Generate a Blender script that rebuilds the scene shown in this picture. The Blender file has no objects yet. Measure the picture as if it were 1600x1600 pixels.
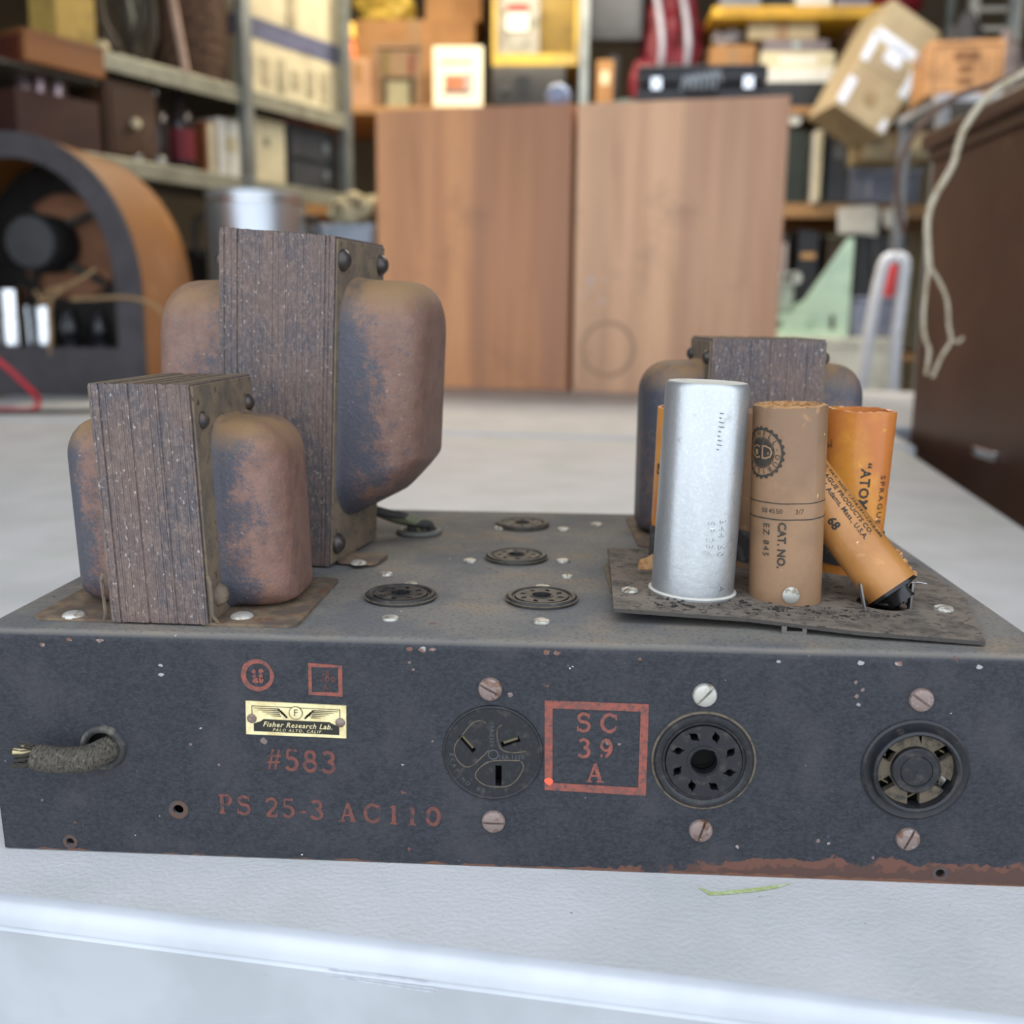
import bpy, bmesh, math, random
from mathutils import Vector, Matrix
from mathutils.geometry import tessellate_polygon
PI = math.pi
C = bpy.context.scene.collection
rnd = random.Random(7)
# ------------------------------------------------------------------ camera
F = 1600.0
CAM = Vector((.1813, -.3032, .1758))
PITCH, YAW, ROLL = .1906, -.0507, .0103
_cp, _sp = math.cos(PITCH), math.sin(PITCH)
FWD = Vector((math.sin(YAW)*_cp, math.cos(YAW)*_cp, -_sp))
_rt = Vector((math.cos(YAW), -math.sin(YAW), 0)); _up = _rt.cross(FWD)
RT = _rt*math.cos(ROLL) + _up*math.sin(ROLL)
UP = -_rt*math.sin(ROLL) + _up*math.cos(ROLL)
cam = bpy.data.cameras.new('camera'); camo = bpy.data.objects.new('camera', cam); C.objects.link(camo)
M3 = Matrix((RT, UP, -FWD)).transposed()
camo.matrix_world = Matrix.Translation(CAM) @ M3.to_4x4()
cam.sensor_width = 36; cam.lens = 36; cam.clip_start = .01; cam.clip_end = 100
cam.dof.use_dof = True; cam.dof.focus_distance = .345; cam.dof.aperture_fstop = 36/3.9
bpy.context.scene.camera = camo
# ------------------------------------------------------------------ world, light, exposure
W = bpy.data.worlds.new('sky'); bpy.context.scene.world = W; W.use_nodes = True
nt = W.node_tree; bg = nt.nodes['Background']
bg.inputs['Color'].default_value = (.82, .90, 1.0, 1); bg.inputs['Strength'].default_value = 1.8
vs = bpy.context.scene.view_settings
vs.view_transform = 'Standard'; vs.look = 'None'; vs.gamma = 1; vs.use_curve_mapping = False; vs.exposure = .55
def area_lamp(name, loc, rot, sx, sy, power, col):
    l = bpy.data.lights.new(name, 'AREA'); l.shape = 'RECTANGLE'; l.size = sx; l.size_y = sy; l.energy = power; l.color = col
    o = bpy.data.objects.new(name, l); o.location = loc; o.rotation_euler = rot; C.objects.link(o); return o
area_lamp('garage_tube_light', (-.2, 3.0, 1.62), (0, 0, 0), 1.2, .25, 22, (1, .84, .62))
area_lamp('garage_tube_light', (.9, 2.5, 1.62), (0, 0, 0), 1.2, .25, 17, (1, .95, .88))

def ray(px, py): return FWD + RT*((px-800)/F) - UP*((py-800)/F)
def atY(px, py, Y):
    d = ray(px, py); return CAM + d*((Y-CAM.y)/d.y)
def atZ(px, py, z=0):
    d = ray(px, py); return CAM + d*((z-CAM.z)/d.z)
def atPlane(px, py, p0, n):
    d = ray(px, py); return CAM + d*((Vector(p0)-CAM).dot(n)/d.dot(n))

# ------------------------------------------------------------------ materials
MATS = {}
def rgb(r, g, b):
    f = lambda c: (c/255/12.92) if c/255 <= .04045 else ((c/255+.055)/1.055)**2.4
    return (f(r), f(g), f(b), 1)
def mat(name, col, rough=.6, metal=0., layers=(), bump=None, spec=.4, coat=0, trans=0, alpha=1, aniso=None):
    """layers: dicts(col, scale, lo, hi, stretch=(1,1,1), detail, rough, metal, axis=(i,a,b) gradient mask, up=(a,b) dust on up faces)"""
    if name in MATS: return MATS[name]
    m = bpy.data.materials.new(name); m.use_nodes = True; MATS[name] = m
    N = m.node_tree.nodes; L = m.node_tree.links; b = N['Principled BSDF']
    b.inputs['Base Color'].default_value = col; b.inputs['Roughness'].default_value = rough
    b.inputs['Metallic'].default_value = metal; b.inputs['Specular IOR Level'].default_value = spec
    b.inputs['Coat Weight'].default_value = coat; b.inputs['Transmission Weight'].default_value = trans
    b.inputs['Alpha'].default_value = alpha
    tc = N.new('ShaderNodeTexCoord')
    cc, rr, mm = col, rough, metal
    csock = rsock = msock = None
    def mapping(st, off=0):
        mp = N.new('ShaderNodeMapping'); mp.inputs['Scale'].default_value = st; mp.inputs['Location'].default_value = (off, off*.7, off*.3)
        L.new(tc.outputs['Object'], mp.inputs['Vector']); return mp.outputs[0]
    def rng(sock, lo, hi):
        r = N.new('ShaderNodeMapRange'); r.clamp = True
        r.inputs['From Min'].default_value = lo; r.inputs['From Max'].default_value = hi
        L.new(sock, r.inputs['Value']); return r.outputs[0]
    def math_(op, a, c):
        n = N.new('ShaderNodeMath'); n.operation = op
        for i, s in enumerate((a, c)):
            if isinstance(s, (int, float)): n.inputs[i].default_value = s
            else: L.new(s, n.inputs[i])
        return n.outputs[0]
    for k, ly in enumerate(layers):
        if ly.get('vor'):
            t = N.new('ShaderNodeTexVoronoi'); t.inputs['Scale'].default_value = ly['scale']; out = t.outputs['Distance']
            L.new(mapping(ly.get('stretch', (1, 1, 1)), k*3.1), t.inputs['Vector'])
        else:
            t = N.new('ShaderNodeTexNoise'); t.inputs['Scale'].default_value = ly['scale']; t.inputs['Detail'].default_value = ly.get('detail', 4)
            t.inputs['Roughness'].default_value = ly.get('nr', .6)
            L.new(mapping(ly.get('stretch', (1, 1, 1)), k*3.1+ly.get('off', 0)), t.inputs['Vector']); out = t.outputs['Fac']
        if 'axis' in ly:       # gradient along an axis adds to noise
            i, a, c = ly['axis']
            sx = N.new('ShaderNodeSeparateXYZ'); L.new(tc.outputs['Object'], sx.inputs[0])
            g = N.new('ShaderNodeMapRange'); g.clamp = True
            g.inputs['From Min'].default_value = a; g.inputs['From Max'].default_value = c; L.new(sx.outputs[i], g.inputs['Value'])
            if 'axis2' in ly:
                i2, a2, c2 = ly['axis2']
                g2 = N.new('ShaderNodeMapRange'); g2.clamp = True
                g2.inputs['From Min'].default_value = a2; g2.inputs['From Max'].default_value = c2; L.new(sx.outputs[i2], g2.inputs['Value'])
                gg = math_('MULTIPLY', g.outputs[0], g2.outputs[0])
            else: gg = g.outputs[0]
            out = math_('ADD', out, math_('MULTIPLY', math_('SUBTRACT', gg, 1.0), ly.get('aw', 1.0)))
        f = rng(out, ly['lo'], ly['hi'])
        if 'up' in ly:
            ge = N.new('ShaderNodeNewGeometry'); sx = N.new('ShaderNodeSeparateXYZ'); L.new(ge.outputs['Normal'], sx.inputs[0])
            f = math_('MULTIPLY', f, rng(sx.outputs[2], *ly['up']))
        if ly.get('amt', 1) != 1: f = math_('MULTIPLY', f, ly['amt'])
        mx = N.new('ShaderNodeMix'); mx.data_type = 'RGBA'; L.new(f, mx.inputs[0])
        if csock: L.new(csock, mx.inputs[6])
        else: mx.inputs[6].default_value = cc
        mx.inputs[7].default_value = ly['col']; csock = mx.outputs[2]
        if 'rough' in ly:
            mr = N.new('ShaderNodeMix'); L.new(f, mr.inputs[0])
            if rsock: L.new(rsock, mr.inputs[2])
            else: mr.inputs[2].default_value = rr
            mr.inputs[3].default_value = ly['rough']; rsock = mr.outputs[0]
        if 'metal' in ly:
            mr = N.new('ShaderNodeMix'); L.new(f, mr.inputs[0])
            if msock: L.new(msock, mr.inputs[2])
            else: mr.inputs[2].default_value = mm
            mr.inputs[3].default_value = ly['metal']; msock = mr.outputs[0]
    if csock: L.new(csock, b.inputs['Base Color'])
    if rsock: L.new(rsock, b.inputs['Roughness'])
    if msock: L.new(msock, b.inputs['Metallic'])
    if bump:
        sc, st, dist = bump[:3]; stretch = bump[3] if len(bump) > 3 else (1, 1, 1)
        t = N.new('ShaderNodeTexNoise'); t.inputs['Scale'].default_value = sc; t.inputs['Detail'].default_value = 5
        L.new(mapping(stretch, 5), t.inputs['Vector'])
        bp = N.new('ShaderNodeBump'); bp.inputs['Strength'].default_value = st; bp.inputs['Distance'].default_value = dist
        L.new(t.outputs['Fac'], bp.inputs['Height']); L.new(bp.outputs[0], b.inputs['Normal'])
    return m
def Ly(col, scale, lo, hi, **k): return dict(col=col, scale=scale, lo=lo, hi=hi, **k)
DUST = rgb(128, 116, 102)
NAVY = rgb(35, 36, 41)
def m_panel(): return mat('navy_panel_paint', NAVY, .55, 0, [
    Ly(rgb(55, 57, 63), 1100, .38, .66, stretch=(.6, 1, 1), nr=.85), Ly(rgb(66, 64, 66), 50, .50, .75, amt=.6),
    Ly(rgb(120, 122, 128), 900, .70, .76, amt=.8),
    Ly(rgb(118, 114, 108), 22, .0, .3, up=(.35, .95), rough=.8),
    Ly(rgb(138, 122, 104), 45, .5, .68, up=(.6, .95), rough=.85, amt=.7, stretch=(.5, 1, 1)),
    Ly(rgb(92, 94, 98), 30, .45, .62, up=(.8, .95), amt=.7),
    Ly(rgb(78, 78, 80), 700, .52, .62, up=(.8, .95), amt=.5),
    Ly(rgb(98, 68, 58), 60, .0, .03, axis=(2, .0150, -.001), axis2=(0, -.03, .09), aw=1.0, rough=.9, off=3),
    Ly(rgb(80, 60, 54), 200, .1, .16, axis=(2, .0150, -.001), axis2=(0, -.03, .09), aw=1.0, rough=.9),
    Ly(rgb(104, 72, 58), 90, .0, .04, axis=(2, .0042, -.0015), aw=1.2, rough=.9, off=9),
    Ly(rgb(100, 70, 60), 130, .71, .72, rough=.9),
    Ly(rgb(206, 206, 208), 260, .745, .755, rough=.8),
    ], bump=(900, .25, .0004), spec=.25)
def m_core(): return mat('rusted_lamination_steel', rgb(100, 84, 78), .6, .15, [
    Ly(rgb(78, 74, 78), 40, .42, .62, stretch=(1, 1, .6), nr=.75),
    Ly(rgb(124, 106, 97), 600, .46, .68, stretch=(1.5, 1, .7), nr=.8),
    Ly(rgb(70, 60, 60), 900, .56, .70, stretch=(1.5, 1, .12), amt=.5),
    Ly(rgb(196, 186, 180), 900, .62, .72, amt=.75, stretch=(1.2, 1.2, .6), rough=.35),
    Ly(rgb(120, 104, 84), 120, .0, .4, up=(.5, .95), rough=.9)], bump=(1300, .6, .0006, (1, 1, .6)))
def m_bell(name='rust_speckled_bell_paint', red=rgb(124, 93, 81), off=0, lo=.47, ax=(0, 0, 0)): return mat(name, red, .5, 0, [
    Ly(rgb(104, 76, 66), 160, .4, .7),
    (Ly(rgb(66, 66, 74), 34, lo-.10, lo-.02, nr=.9, detail=14, off=off, axis=ax, aw=.19) if ax[1] != ax[2] else Ly(rgb(66, 66, 74), 34, lo, lo+.08, nr=.9, detail=14, off=off)),
    Ly(rgb(72, 68, 72), 170, .57, .64, nr=.88, detail=12, amt=.85), Ly(rgb(80, 82, 92), 700, .56, .66, amt=.5),
    Ly(rgb(196, 186, 176), 650, .69, .74, amt=.7, rough=.3),
    Ly(rgb(132, 104, 74), 70, .25, .55, up=(.05, .8), rough=.9)], bump=(700, .45, .0006))
m_flange = lambda: mat('dusty_flange_steel', rgb(96, 86, 76), .75, .1, [Ly(rgb(116, 101, 83), 130, .4, .6), Ly(rgb(68, 60, 54), 300, .58, .7)], bump=(800, .4, .0005))
m_rivet = lambda: mat('blackened_rivet_steel', rgb(66, 62, 62), .4, .5, [Ly(rgb(110, 92, 80), 500, .5, .7)], bump=(900, .3, .0003))
m_bake = lambda: mat('black_bakelite', rgb(26, 27, 31), .4, 0, [Ly(rgb(74, 68, 62), 260, .54, .76, rough=.8, amt=.7), Ly(rgb(46, 48, 54), 900, .55, .7, amt=.6)], bump=(600, .15, .0003))
m_bake_dusty = lambda: mat('dusty_bakelite', rgb(38, 37, 37), .5, 0, [Ly(rgb(92, 86, 79), 200, .45, .78, rough=.9, up=(.3, .9)), Ly(rgb(80, 74, 66), 200, .6, .78)], bump=(700, .2, .0003))
m_dustring = lambda: mat('settled_dust', rgb(98, 88, 74), .95, 0, [Ly(rgb(64, 60, 54), 300, .5, .65)], bump=(900, .4, .0004))
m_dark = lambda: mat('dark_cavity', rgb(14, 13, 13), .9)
m_screw = lambda: mat('rusted_screw_steel', rgb(128, 112, 106), .5, .35, [Ly(rgb(104, 76, 62), 300, .5, .62), Ly(rgb(150, 144, 140), 900, .58, .7)], bump=(1200, .3, .0003))
m_screw2 = lambda: mat('dull_zinc', rgb(176, 174, 166), .45, .5, [Ly(rgb(124, 112, 94), 320, .5, .66, rough=.8)], bump=(1200, .2, .0003))
m_rivet2 = lambda: mat('bright_rivet', rgb(190, 186, 178), .5, .45, [Ly(rgb(128, 110, 90), 380, .52, .66, rough=.8)], bump=(1200, .25, .0003))
m_alu = lambda: mat('brushed_aluminium_can', rgb(182, 185, 187), .36, .75, [
    Ly(rgb(164, 167, 168), 70, .42, .65, stretch=(1, 1, .3), amt=.5), Ly(rgb(210, 213, 213), 900, .5, .7, amt=.3),
    Ly(rgb(190, 186, 174), 200, .0, .5, up=(.6, .9), rough=.9, metal=0.), Ly(rgb(142, 136, 122), 150, .62, .72, amt=.5, rough=.7)], bump=(500, .25, .0003))
m_ink = lambda: mat('faded_red_stamp_ink', rgb(134, 72, 60), .7, 0, [Ly(rgb(104, 66, 60), 420, .42, .6), Ly(rgb(60, 56, 60), 800, .57, .67, amt=.8), Ly(rgb(176, 74, 54), 120, .62, .72, amt=.6)])
m_ink_bright = lambda: mat('fresh_red_ink_spot', rgb(226, 92, 64), .6)
m_inkdark = lambda: mat('worn_dull_red_ink', rgb(104, 60, 52), .75, 0, [Ly(rgb(52, 48, 52), 500, .47, .64), Ly(rgb(88, 56, 52), 300, .5, .62)])
m_print = lambda: mat('black_label_print', rgb(48, 44, 38), .7, 0, [Ly(rgb(92, 74, 54), 900, .56, .66, amt=.7)])
m_fibre = lambda: mat('dusty_black_fibreboard', rgb(66, 62, 58), .85, 0, [Ly(rgb(112, 102, 92), 120, .3, .55, up=(.4, .9)), Ly(rgb(60, 54, 50), 400, .55, .65), Ly(rgb(122, 84, 66), 60, .66, .7)], bump=(500, .5, .0006))
def m_card(name, a, b, c, rough=.5): return mat(name, a, rough, 0, [
    Ly(b, 40, .42, .62), Ly(c, 130, .64, .72, rough=.8), Ly(rgb(214, 178, 132), 240, .70, .73, rough=.9)], bump=(500, .3, .0004), coat=.12)
m_tan = lambda: m_card('waxed_brown_card', rgb(140, 108, 80), rgb(124, 96, 72), rgb(156, 120, 84))
m_amber = lambda: m_card('amber_waxed_card', rgb(196, 130, 50), rgb(176, 104, 46), rgb(218, 164, 62), .4)
m_amber2 = lambda: m_card('tan_amber_waxed_card', rgb(172, 120, 66), rgb(158, 106, 54), rgb(186, 138, 84), .4)
m_tornc = lambda: mat('torn_card_fibre', rgb(176, 138, 96), .9, 0, [Ly(rgb(150, 104, 62), 500, .45, .6)], bump=(900, .6, .001))
def wood(name, a, b, c, sc=9, rough=.45, axis='z'):
    st = dict(z=(1, 1, .06), x=(.06, 1, 1), y=(1, .06, 1))[axis]
    return mat(name, a, rough, 0, [Ly(b, sc, .42, .6, stretch=st, detail=2), Ly(c, sc*5, .5, .7, stretch=st, amt=.6), Ly(b, sc*22, .5, .7, stretch=st, amt=.4), Ly(rgb(120, 92, 76), 6, .56, .72, amt=.45), Ly(tuple(v*.72 for v in b[:3])+(1,), 5, .47, .55, stretch=(1, 1, .03) if axis == 'z' else st, amt=.42, detail=1)], bump=(120, .1, .001, st))
def plain(name, r, g, b, rough=.6, metal=0, var=.85, sc=12, **k):
    return mat(name, rgb(r, g, b), rough, metal, [Ly(rgb(r*var, g*var, b*var), sc, .42, .62), Ly(rgb(min(255, r*1.08), min(255, g*1.08), min(255, b*1.08)), sc*4, .55, .7, amt=.6)], **k)

# ------------------------------------------------------------------ mesh builder
class MB:
    def __init__(s): s.v = []; s.f = []
    def add(s, vs, fs, T=None):
        n = len(s.v); s.v += [tuple(T @ Vector(v)) if T else tuple(v) for v in vs]; s.f += [tuple(i+n for i in f) for f in fs]; return s
    def box(s, c, d, T=None, ch=0):
        x, y, z = (d[0]/2, d[1]/2, d[2]/2); c = Vector(c)
        if ch <= 0:
            vs = [c+Vector((sx*x, sy*y, sz*z)) for sx in (-1, 1) for sy in (-1, 1) for sz in (-1, 1)]
            return s.add(vs, [(0, 1, 3, 2), (4, 6, 7, 5), (0, 4, 5, 1), (2, 3, 7, 6), (0, 2, 6, 4), (1, 5, 7, 3)], T)
        bm = bmesh.new(); bmesh.ops.create_cube(bm, size=1)
        for v in bm.verts: v.co = Vector((v.co.x*d[0], v.co.y*d[1], v.co.z*d[2])) + c
        bmesh.ops.bevel(bm, geom=bm.edges[:], offset=ch, segments=2, affect='EDGES', profile=.5)
        bm.verts.ensure_lookup_table(); s.add([v.co.copy() for v in bm.verts], [[v.index for v in f.verts] for f in bm.faces], T); bm.free(); return s
    def lathe(s, prof, n=32, T=None, cap0=True, cap1=True):
        vs = []; fs = []
        for r, z in prof:
            for k in range(n):
                a = 2*PI*k/n; vs.append((r*math.cos(a), r*math.sin(a), z))
        for i in range(len(prof)-1):
            for k in range(n):
                a, b = i*n+k, i*n+(k+1) % n; fs.append((a, b, b+n, a+n))
        if cap0: fs.append(tuple(range(n-1, -1, -1)))
        if cap1: fs.append(tuple((len(prof)-1)*n+k for k in range(n)))
        return s.add(vs, fs, T)
    def tube(s, pts, r, n=8, T=None, closed=False):
        pts = [Vector(p) for p in pts]; m = len(pts); vs = []; fs = []
        rr = r if isinstance(r, (list, tuple)) else [r]*m
        up = None
        for i, p in enumerate(pts):
            if closed: t = pts[(i+1) % m]-pts[i-1]
            else: t = pts[min(i+1, m-1)]-pts[max(i-1, 0)]
            if t.length < 1e-9: t = Vector((0, 0, 1))
            t.normalize()
            if up is None: up = t.orthogonal().normalized()
            else:
                up = up - t*up.dot(t)
                up = up.normalized() if up.length > 1e-6 else t.orthogonal().normalized()
            w = t.cross(up)
            for k in range(n):
                a = 2*PI*k/n; vs.append(p+(up*math.cos(a)+w*math.sin(a))*rr[i])
        for i in range(m if closed else m-1):
            for k in range(n):
                a, b = i*n+k, i*n+(k+1) % n; c, d = ((i+1) % m)*n+(k+1) % n, ((i+1) % m)*n+k
                fs.append((a, b, c, d))
        if not closed: fs += [tuple(range(n-1, -1, -1)), tuple((m-1)*n+k for k in range(n))]
        return s.add(vs, fs, T)
    def plate(s, outer, holes, z0, z1, T=None, hole_floor=False):
        """polygon in xy with holes, from z0 to z1"""
        loops = [outer]+list(holes); flat = [Vector((p[0], p[1], 0)) for l in loops for p in l]
        tris = tessellate_polygon([[Vector((p[0], p[1], 0)) for p in l] for l in loops])
        n = len(flat); vs = [(p.x, p.y, z1) for p in flat]+[(p.x, p.y, z0) for p in flat]; fs = []
        for t in tris:
            a, b, c = [flat[i] for i in t]
            if (b-a).cross(c-a).z < 0: t = (t[0], t[2], t[1])
            fs.append(tuple(t)); fs.append((t[0]+n, t[2]+n, t[1]+n))
        k = 0
        for li, l in enumerate(loops):
            m = len(l); area = sum(l[i][0]*l[(i+1) % m][1]-l[(i+1) % m][0]*l[i][1] for i in range(m))
            ccw = area > 0
            for i in range(m):
                a, b = k+i, k+(i+1) % m
                q = (a, a+n, b+n, b)
                if (li == 0) != ccw: q = q[::-1]
                fs.append(q)
            k += m
        return s.add(vs, fs, T)
    def prism(s, poly, z0, z1, T=None): return s.plate(poly, [], z0, z1, T)
    def xf(s, T): s.v = [tuple(T @ Vector(v)) for v in s.v]; return s
    def jit(s, a, rg=None):
        rg = rg or rnd; s.v = [(x+rg.uniform(-a, a), y+rg.uniform(-a, a), z+rg.uniform(-a, a)) for x, y, z in s.v]; return s
    def build(s, name, m=None, parent=None, smooth=None, loc=None, rot=None):
        me = bpy.data.meshes.new(name); me.from_pydata(s.v, [], s.f); me.validate(); me.update()
        if m: me.materials.append(m)
        if smooth: me.shade_smooth(); me.set_sharp_from_angle(angle=math.radians(smooth))
        o = bpy.data.objects.new(name, me); C.objects.link(o)
        if parent: o.parent = parent
        if loc is not None: o.location = loc
        if rot is not None: o.rotation_euler = rot
        return o
def T_(loc=(0, 0, 0), rot=(0, 0, 0), sc=1):
    from mathutils import Euler
    return Matrix.Translation(loc) @ Euler(rot).to_matrix().to_4x4() @ Matrix.Scale(sc, 4)
FR = lambda x, z, y=0: Matrix.Translation((x, y, z)) @ Matrix.Rotation(PI/2, 4, 'X')   # local xy -> world x,z ; local +z -> world -y
def circ(x, y, r, n=32, a0=0): return [(x+r*math.cos(a0+2*PI*k/n), y+r*math.sin(a0+2*PI*k/n)) for k in range(n)]
def rrect(x0, y0, x1, y1, r, n=5):
    o = []
    for cx, cy, a in ((x1-r, y0+r, -PI/2), (x1-r, y1-r, 0), (x0+r, y1-r, PI/2), (x0+r, y0+r, PI)):
        for k in range(n+1): o.append((cx+r*math.cos(a+PI/2*k/n), cy+r*math.sin(a+PI/2*k/n)))
    return o
def slot(x, y, w, h, a):
    c, s = math.cos(a), math.sin(a); return [(x+c*u-s*v, y+s*u+c*v) for u, v in ((-w/2, -h/2), (w/2, -h/2), (w/2, h/2), (-w/2, h/2))]
def tag(o, label=None, cat=None, group=None, kind=None):
    if label: o['label'] = label
    if cat: o['category'] = cat
    if group: o['group'] = group
    if kind: o['kind'] = kind
    return o
def thing(name, label, cat, loc=(0, 0, 0), rz=0, group=None):
    o = bpy.data.objects.new(name, None); o.empty_display_size = .02; C.objects.link(o); o.location = loc; o.rotation_euler = (0, 0, rz)
    return tag(o, label, cat, group)
def part(mb, name, m, parent, smooth=None, label=None, kind=None, **k):
    o = mb.build(name, m, parent, smooth, **k)
    if kind: o['kind'] = kind
    if label: o['label'] = label
    return o
def copy_tree(o, parent=None):
    c = o.copy(); C.objects.link(c); c.parent = parent
    for ch in list(o.children): copy_tree(ch, c)
    return c
# text as mesh data (verts, faces) in xy plane, centred
def textdata(s, h, shear=0, bold=0, ext=.00008, spacing=1, align='CENTER'):
    cu = bpy.data.curves.new('t', 'FONT'); cu.body = s; cu.size = 1; cu.extrude = 0; cu.shear = shear; cu.offset = bold; cu.resolution_u = 2
    cu.align_x = align; cu.align_y = 'CENTER'; cu.space_character = spacing
    o = bpy.data.objects.new('t', cu); C.objects.link(o)
    bpy.context.view_layer.update()
    me = bpy.data.meshes.new_from_object(o)
    v = [(p.co.x*h/.7, p.co.y*h/.7, 0) for p in me.vertices]; f = [tuple(p.vertices) for p in me.polygons]
    bpy.data.objects.remove(o); bpy.data.meshes.remove(me); bpy.data.curves.remove(cu)
    return v, f
def text_mb(mb, s, h, T, wrap=None, **k):
    v, f = textdata(s, h, **k)
    if wrap:
        v = [wrap(x, y) for x, y, z in v]; mb.add(v, f)
    else: mb.add(v, f, T)
    return mb
# drawn serif letters: strokes in a cell of height 1
def arc(cx, cy, rx, ry, a0, a1, n=14): return [(cx+rx*math.cos(math.radians(a0+(a1-a0)*i/n)), cy+ry*math.sin(math.radians(a0+(a1-a0)*i/n))) for i in range(n+1)]
GL = {
 'S': (.72, [(arc(.34, .73, .24, .21, 35, 270)+arc(.34, .29, .27, .24, 90, -145)[1:], .13), ([(.58, .95), (.58, .72)], .06), ([(.06, .30), (.06, .04)], .06)]),
 'C': (.86, [(arc(.46, .5, .36, .44, 42, 318, 20), .14), ([(.78, .96), (.78, .66)], .06), ([(.78, .34), (.74, .14)], .05)]),
 '3': (.66, [(arc(.30, .73, .22, .21, 150, -90), .13), (arc(.30, .28, .26, .24, 90, -155), .14)]),
 '9': (.66, [(arc(.32, .67, .22, .27, 0, 360, 20), .12), (arc(.20, .62, .36, .56, 10, -75), .13), ([(.06, .12), (.16, .12)], .13)]),
 'A': (.86, [([(.44, .97), (.16, .04)], .08), ([(.44, .97), (.72, .04)], .15), ([(.26, .33), (.60, .33)], .08), ([(.02, .03), (.32, .03)], .07), ([(.54, .03), (.90, .03)], .07)]),
 'P': (.76, [([(.2, .03), (.2, .97)], .15), ([(.04, .96), (.42, .96)], .08), ([(.04, .03), (.38, .03)], .07), (arc(.40, .72, .22, .24, 90, -90), .13), ([(.2, .48), (.42, .48)], .07)]),
 '2': (.66, [(arc(.30, .70, .23, .25, 170, 0)+[(.50, .56), (.10, .07)], .12), ([(.06, .06), (.58, .06)], .12), ([(.57, .03), (.59, .22)], .06)]),
 '5': (.66, [([(.14, .95), (.55, .95)], .10), ([(.14, .98), (.12, .55)], .08), (arc(.30, .32, .25, .27, 130, -150), .13)]),
 '8': (.66, [(arc(.32, .74, .19, .20, 0, 360, 18), .12), (arc(.32, .28, .24, .24, 0, 360, 18), .13)]),
 '0': (.76, [(arc(.38, .5, .28, .42, 0, 360, 24), .15)]),
 'o': (.76, [(arc(.38, .46, .30, .36, 0, 360, 24), .15)]),
 '1': (.56, [([(.28, .03), (.28, .96)], .15), ([(.10, .03), (.46, .03)], .08), ([(.12, .84), (.30, .95)], .08)]),
 '4': (.66, [([(.44, .03), (.44, .96), (.06, .30), (.60, .30)], .10)]),
 '-': (.40, [([(.04, .34), (.36, .34)], .10)]),
 '#': (.70, [([(.16, .0), (.34, .95)], .08), ([(.42, .0), (.60, .95)], .08), ([(.06, .32), (.64, .36)], .08), ([(.10, .62), (.68, .66)], .08)]),
 ' ': (.34, []),
}
def serif(mb, s, h, T, track=.12, wob=.004, rg=random.Random(3)):
    w = sum(GL[c][0]+track for c in s)-track; x = -w/2; k = 0
    for c in s:
        cw, strokes = GL[c]
        for pts, th in strokes:
            th *= 1.28
            pts = [(px+rg.uniform(-wob, wob), py+rg.uniform(-wob, wob)) for px, py in pts]; m = len(pts); vs = []; k += 1
            for i in range(m):
                a = pts[max(0, i-1)]; b = pts[min(m-1, i+1)]
                if m > 3 and abs(pts[0][0]-pts[-1][0])+abs(pts[0][1]-pts[-1][1]) < .03:
                    a = pts[(i-1) if i else m-2]; b = pts[(i+1) if i < m-1 else 1]
                dx, dy = b[0]-a[0], b[1]-a[1]; l = math.hypot(dx, dy) or 1; nx, ny = -dy/l*th/2, dx/l*th/2
                px, py = pts[i]; vs += [((x+px+nx)*h, (py+ny-.5)*h, k*1e-6), ((x+px-nx)*h, (py-ny-.5)*h, k*1e-6)]
            mb.add(vs, [(2*i, 2*i+1, 2*i+3, 2*i+2) for i in range(m-1)], T)
        x += cw+track
    return mb

# ================================================================== THE ROOM
FLZ = -.75
def struct(mb, name, m, **k):
    o = mb.build(name, m, None, **k); o['kind'] = 'structure'; return o
m_floor = plain('worn_concrete_floor', 176, 172, 164, .8, sc=3)
m_wall = plain('dim_plaster_wall', 120, 106, 86, .85, sc=2)
struct(MB().box((.2, .0, FLZ-.05), (9, 11, .1)), 'floor', m_floor)
struct(MB().box((.2, 2.45, 1.75), (5.6, 5.4, .1)), 'ceiling', plain('garage_ceiling', 150, 140, 120, .85))
struct(MB().box((-2.5, 2.45, .475), (.1, 5.4, 2.45)), 'wall_left', m_wall)
struct(MB().box((2.9, 2.45, .475), (.1, 5.4, 2.45)), 'wall_right', m_wall)
struct(MB().box((.2, 5.1, .475), (5.3, .1, 2.45)), 'wall_back', m_wall)

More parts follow.
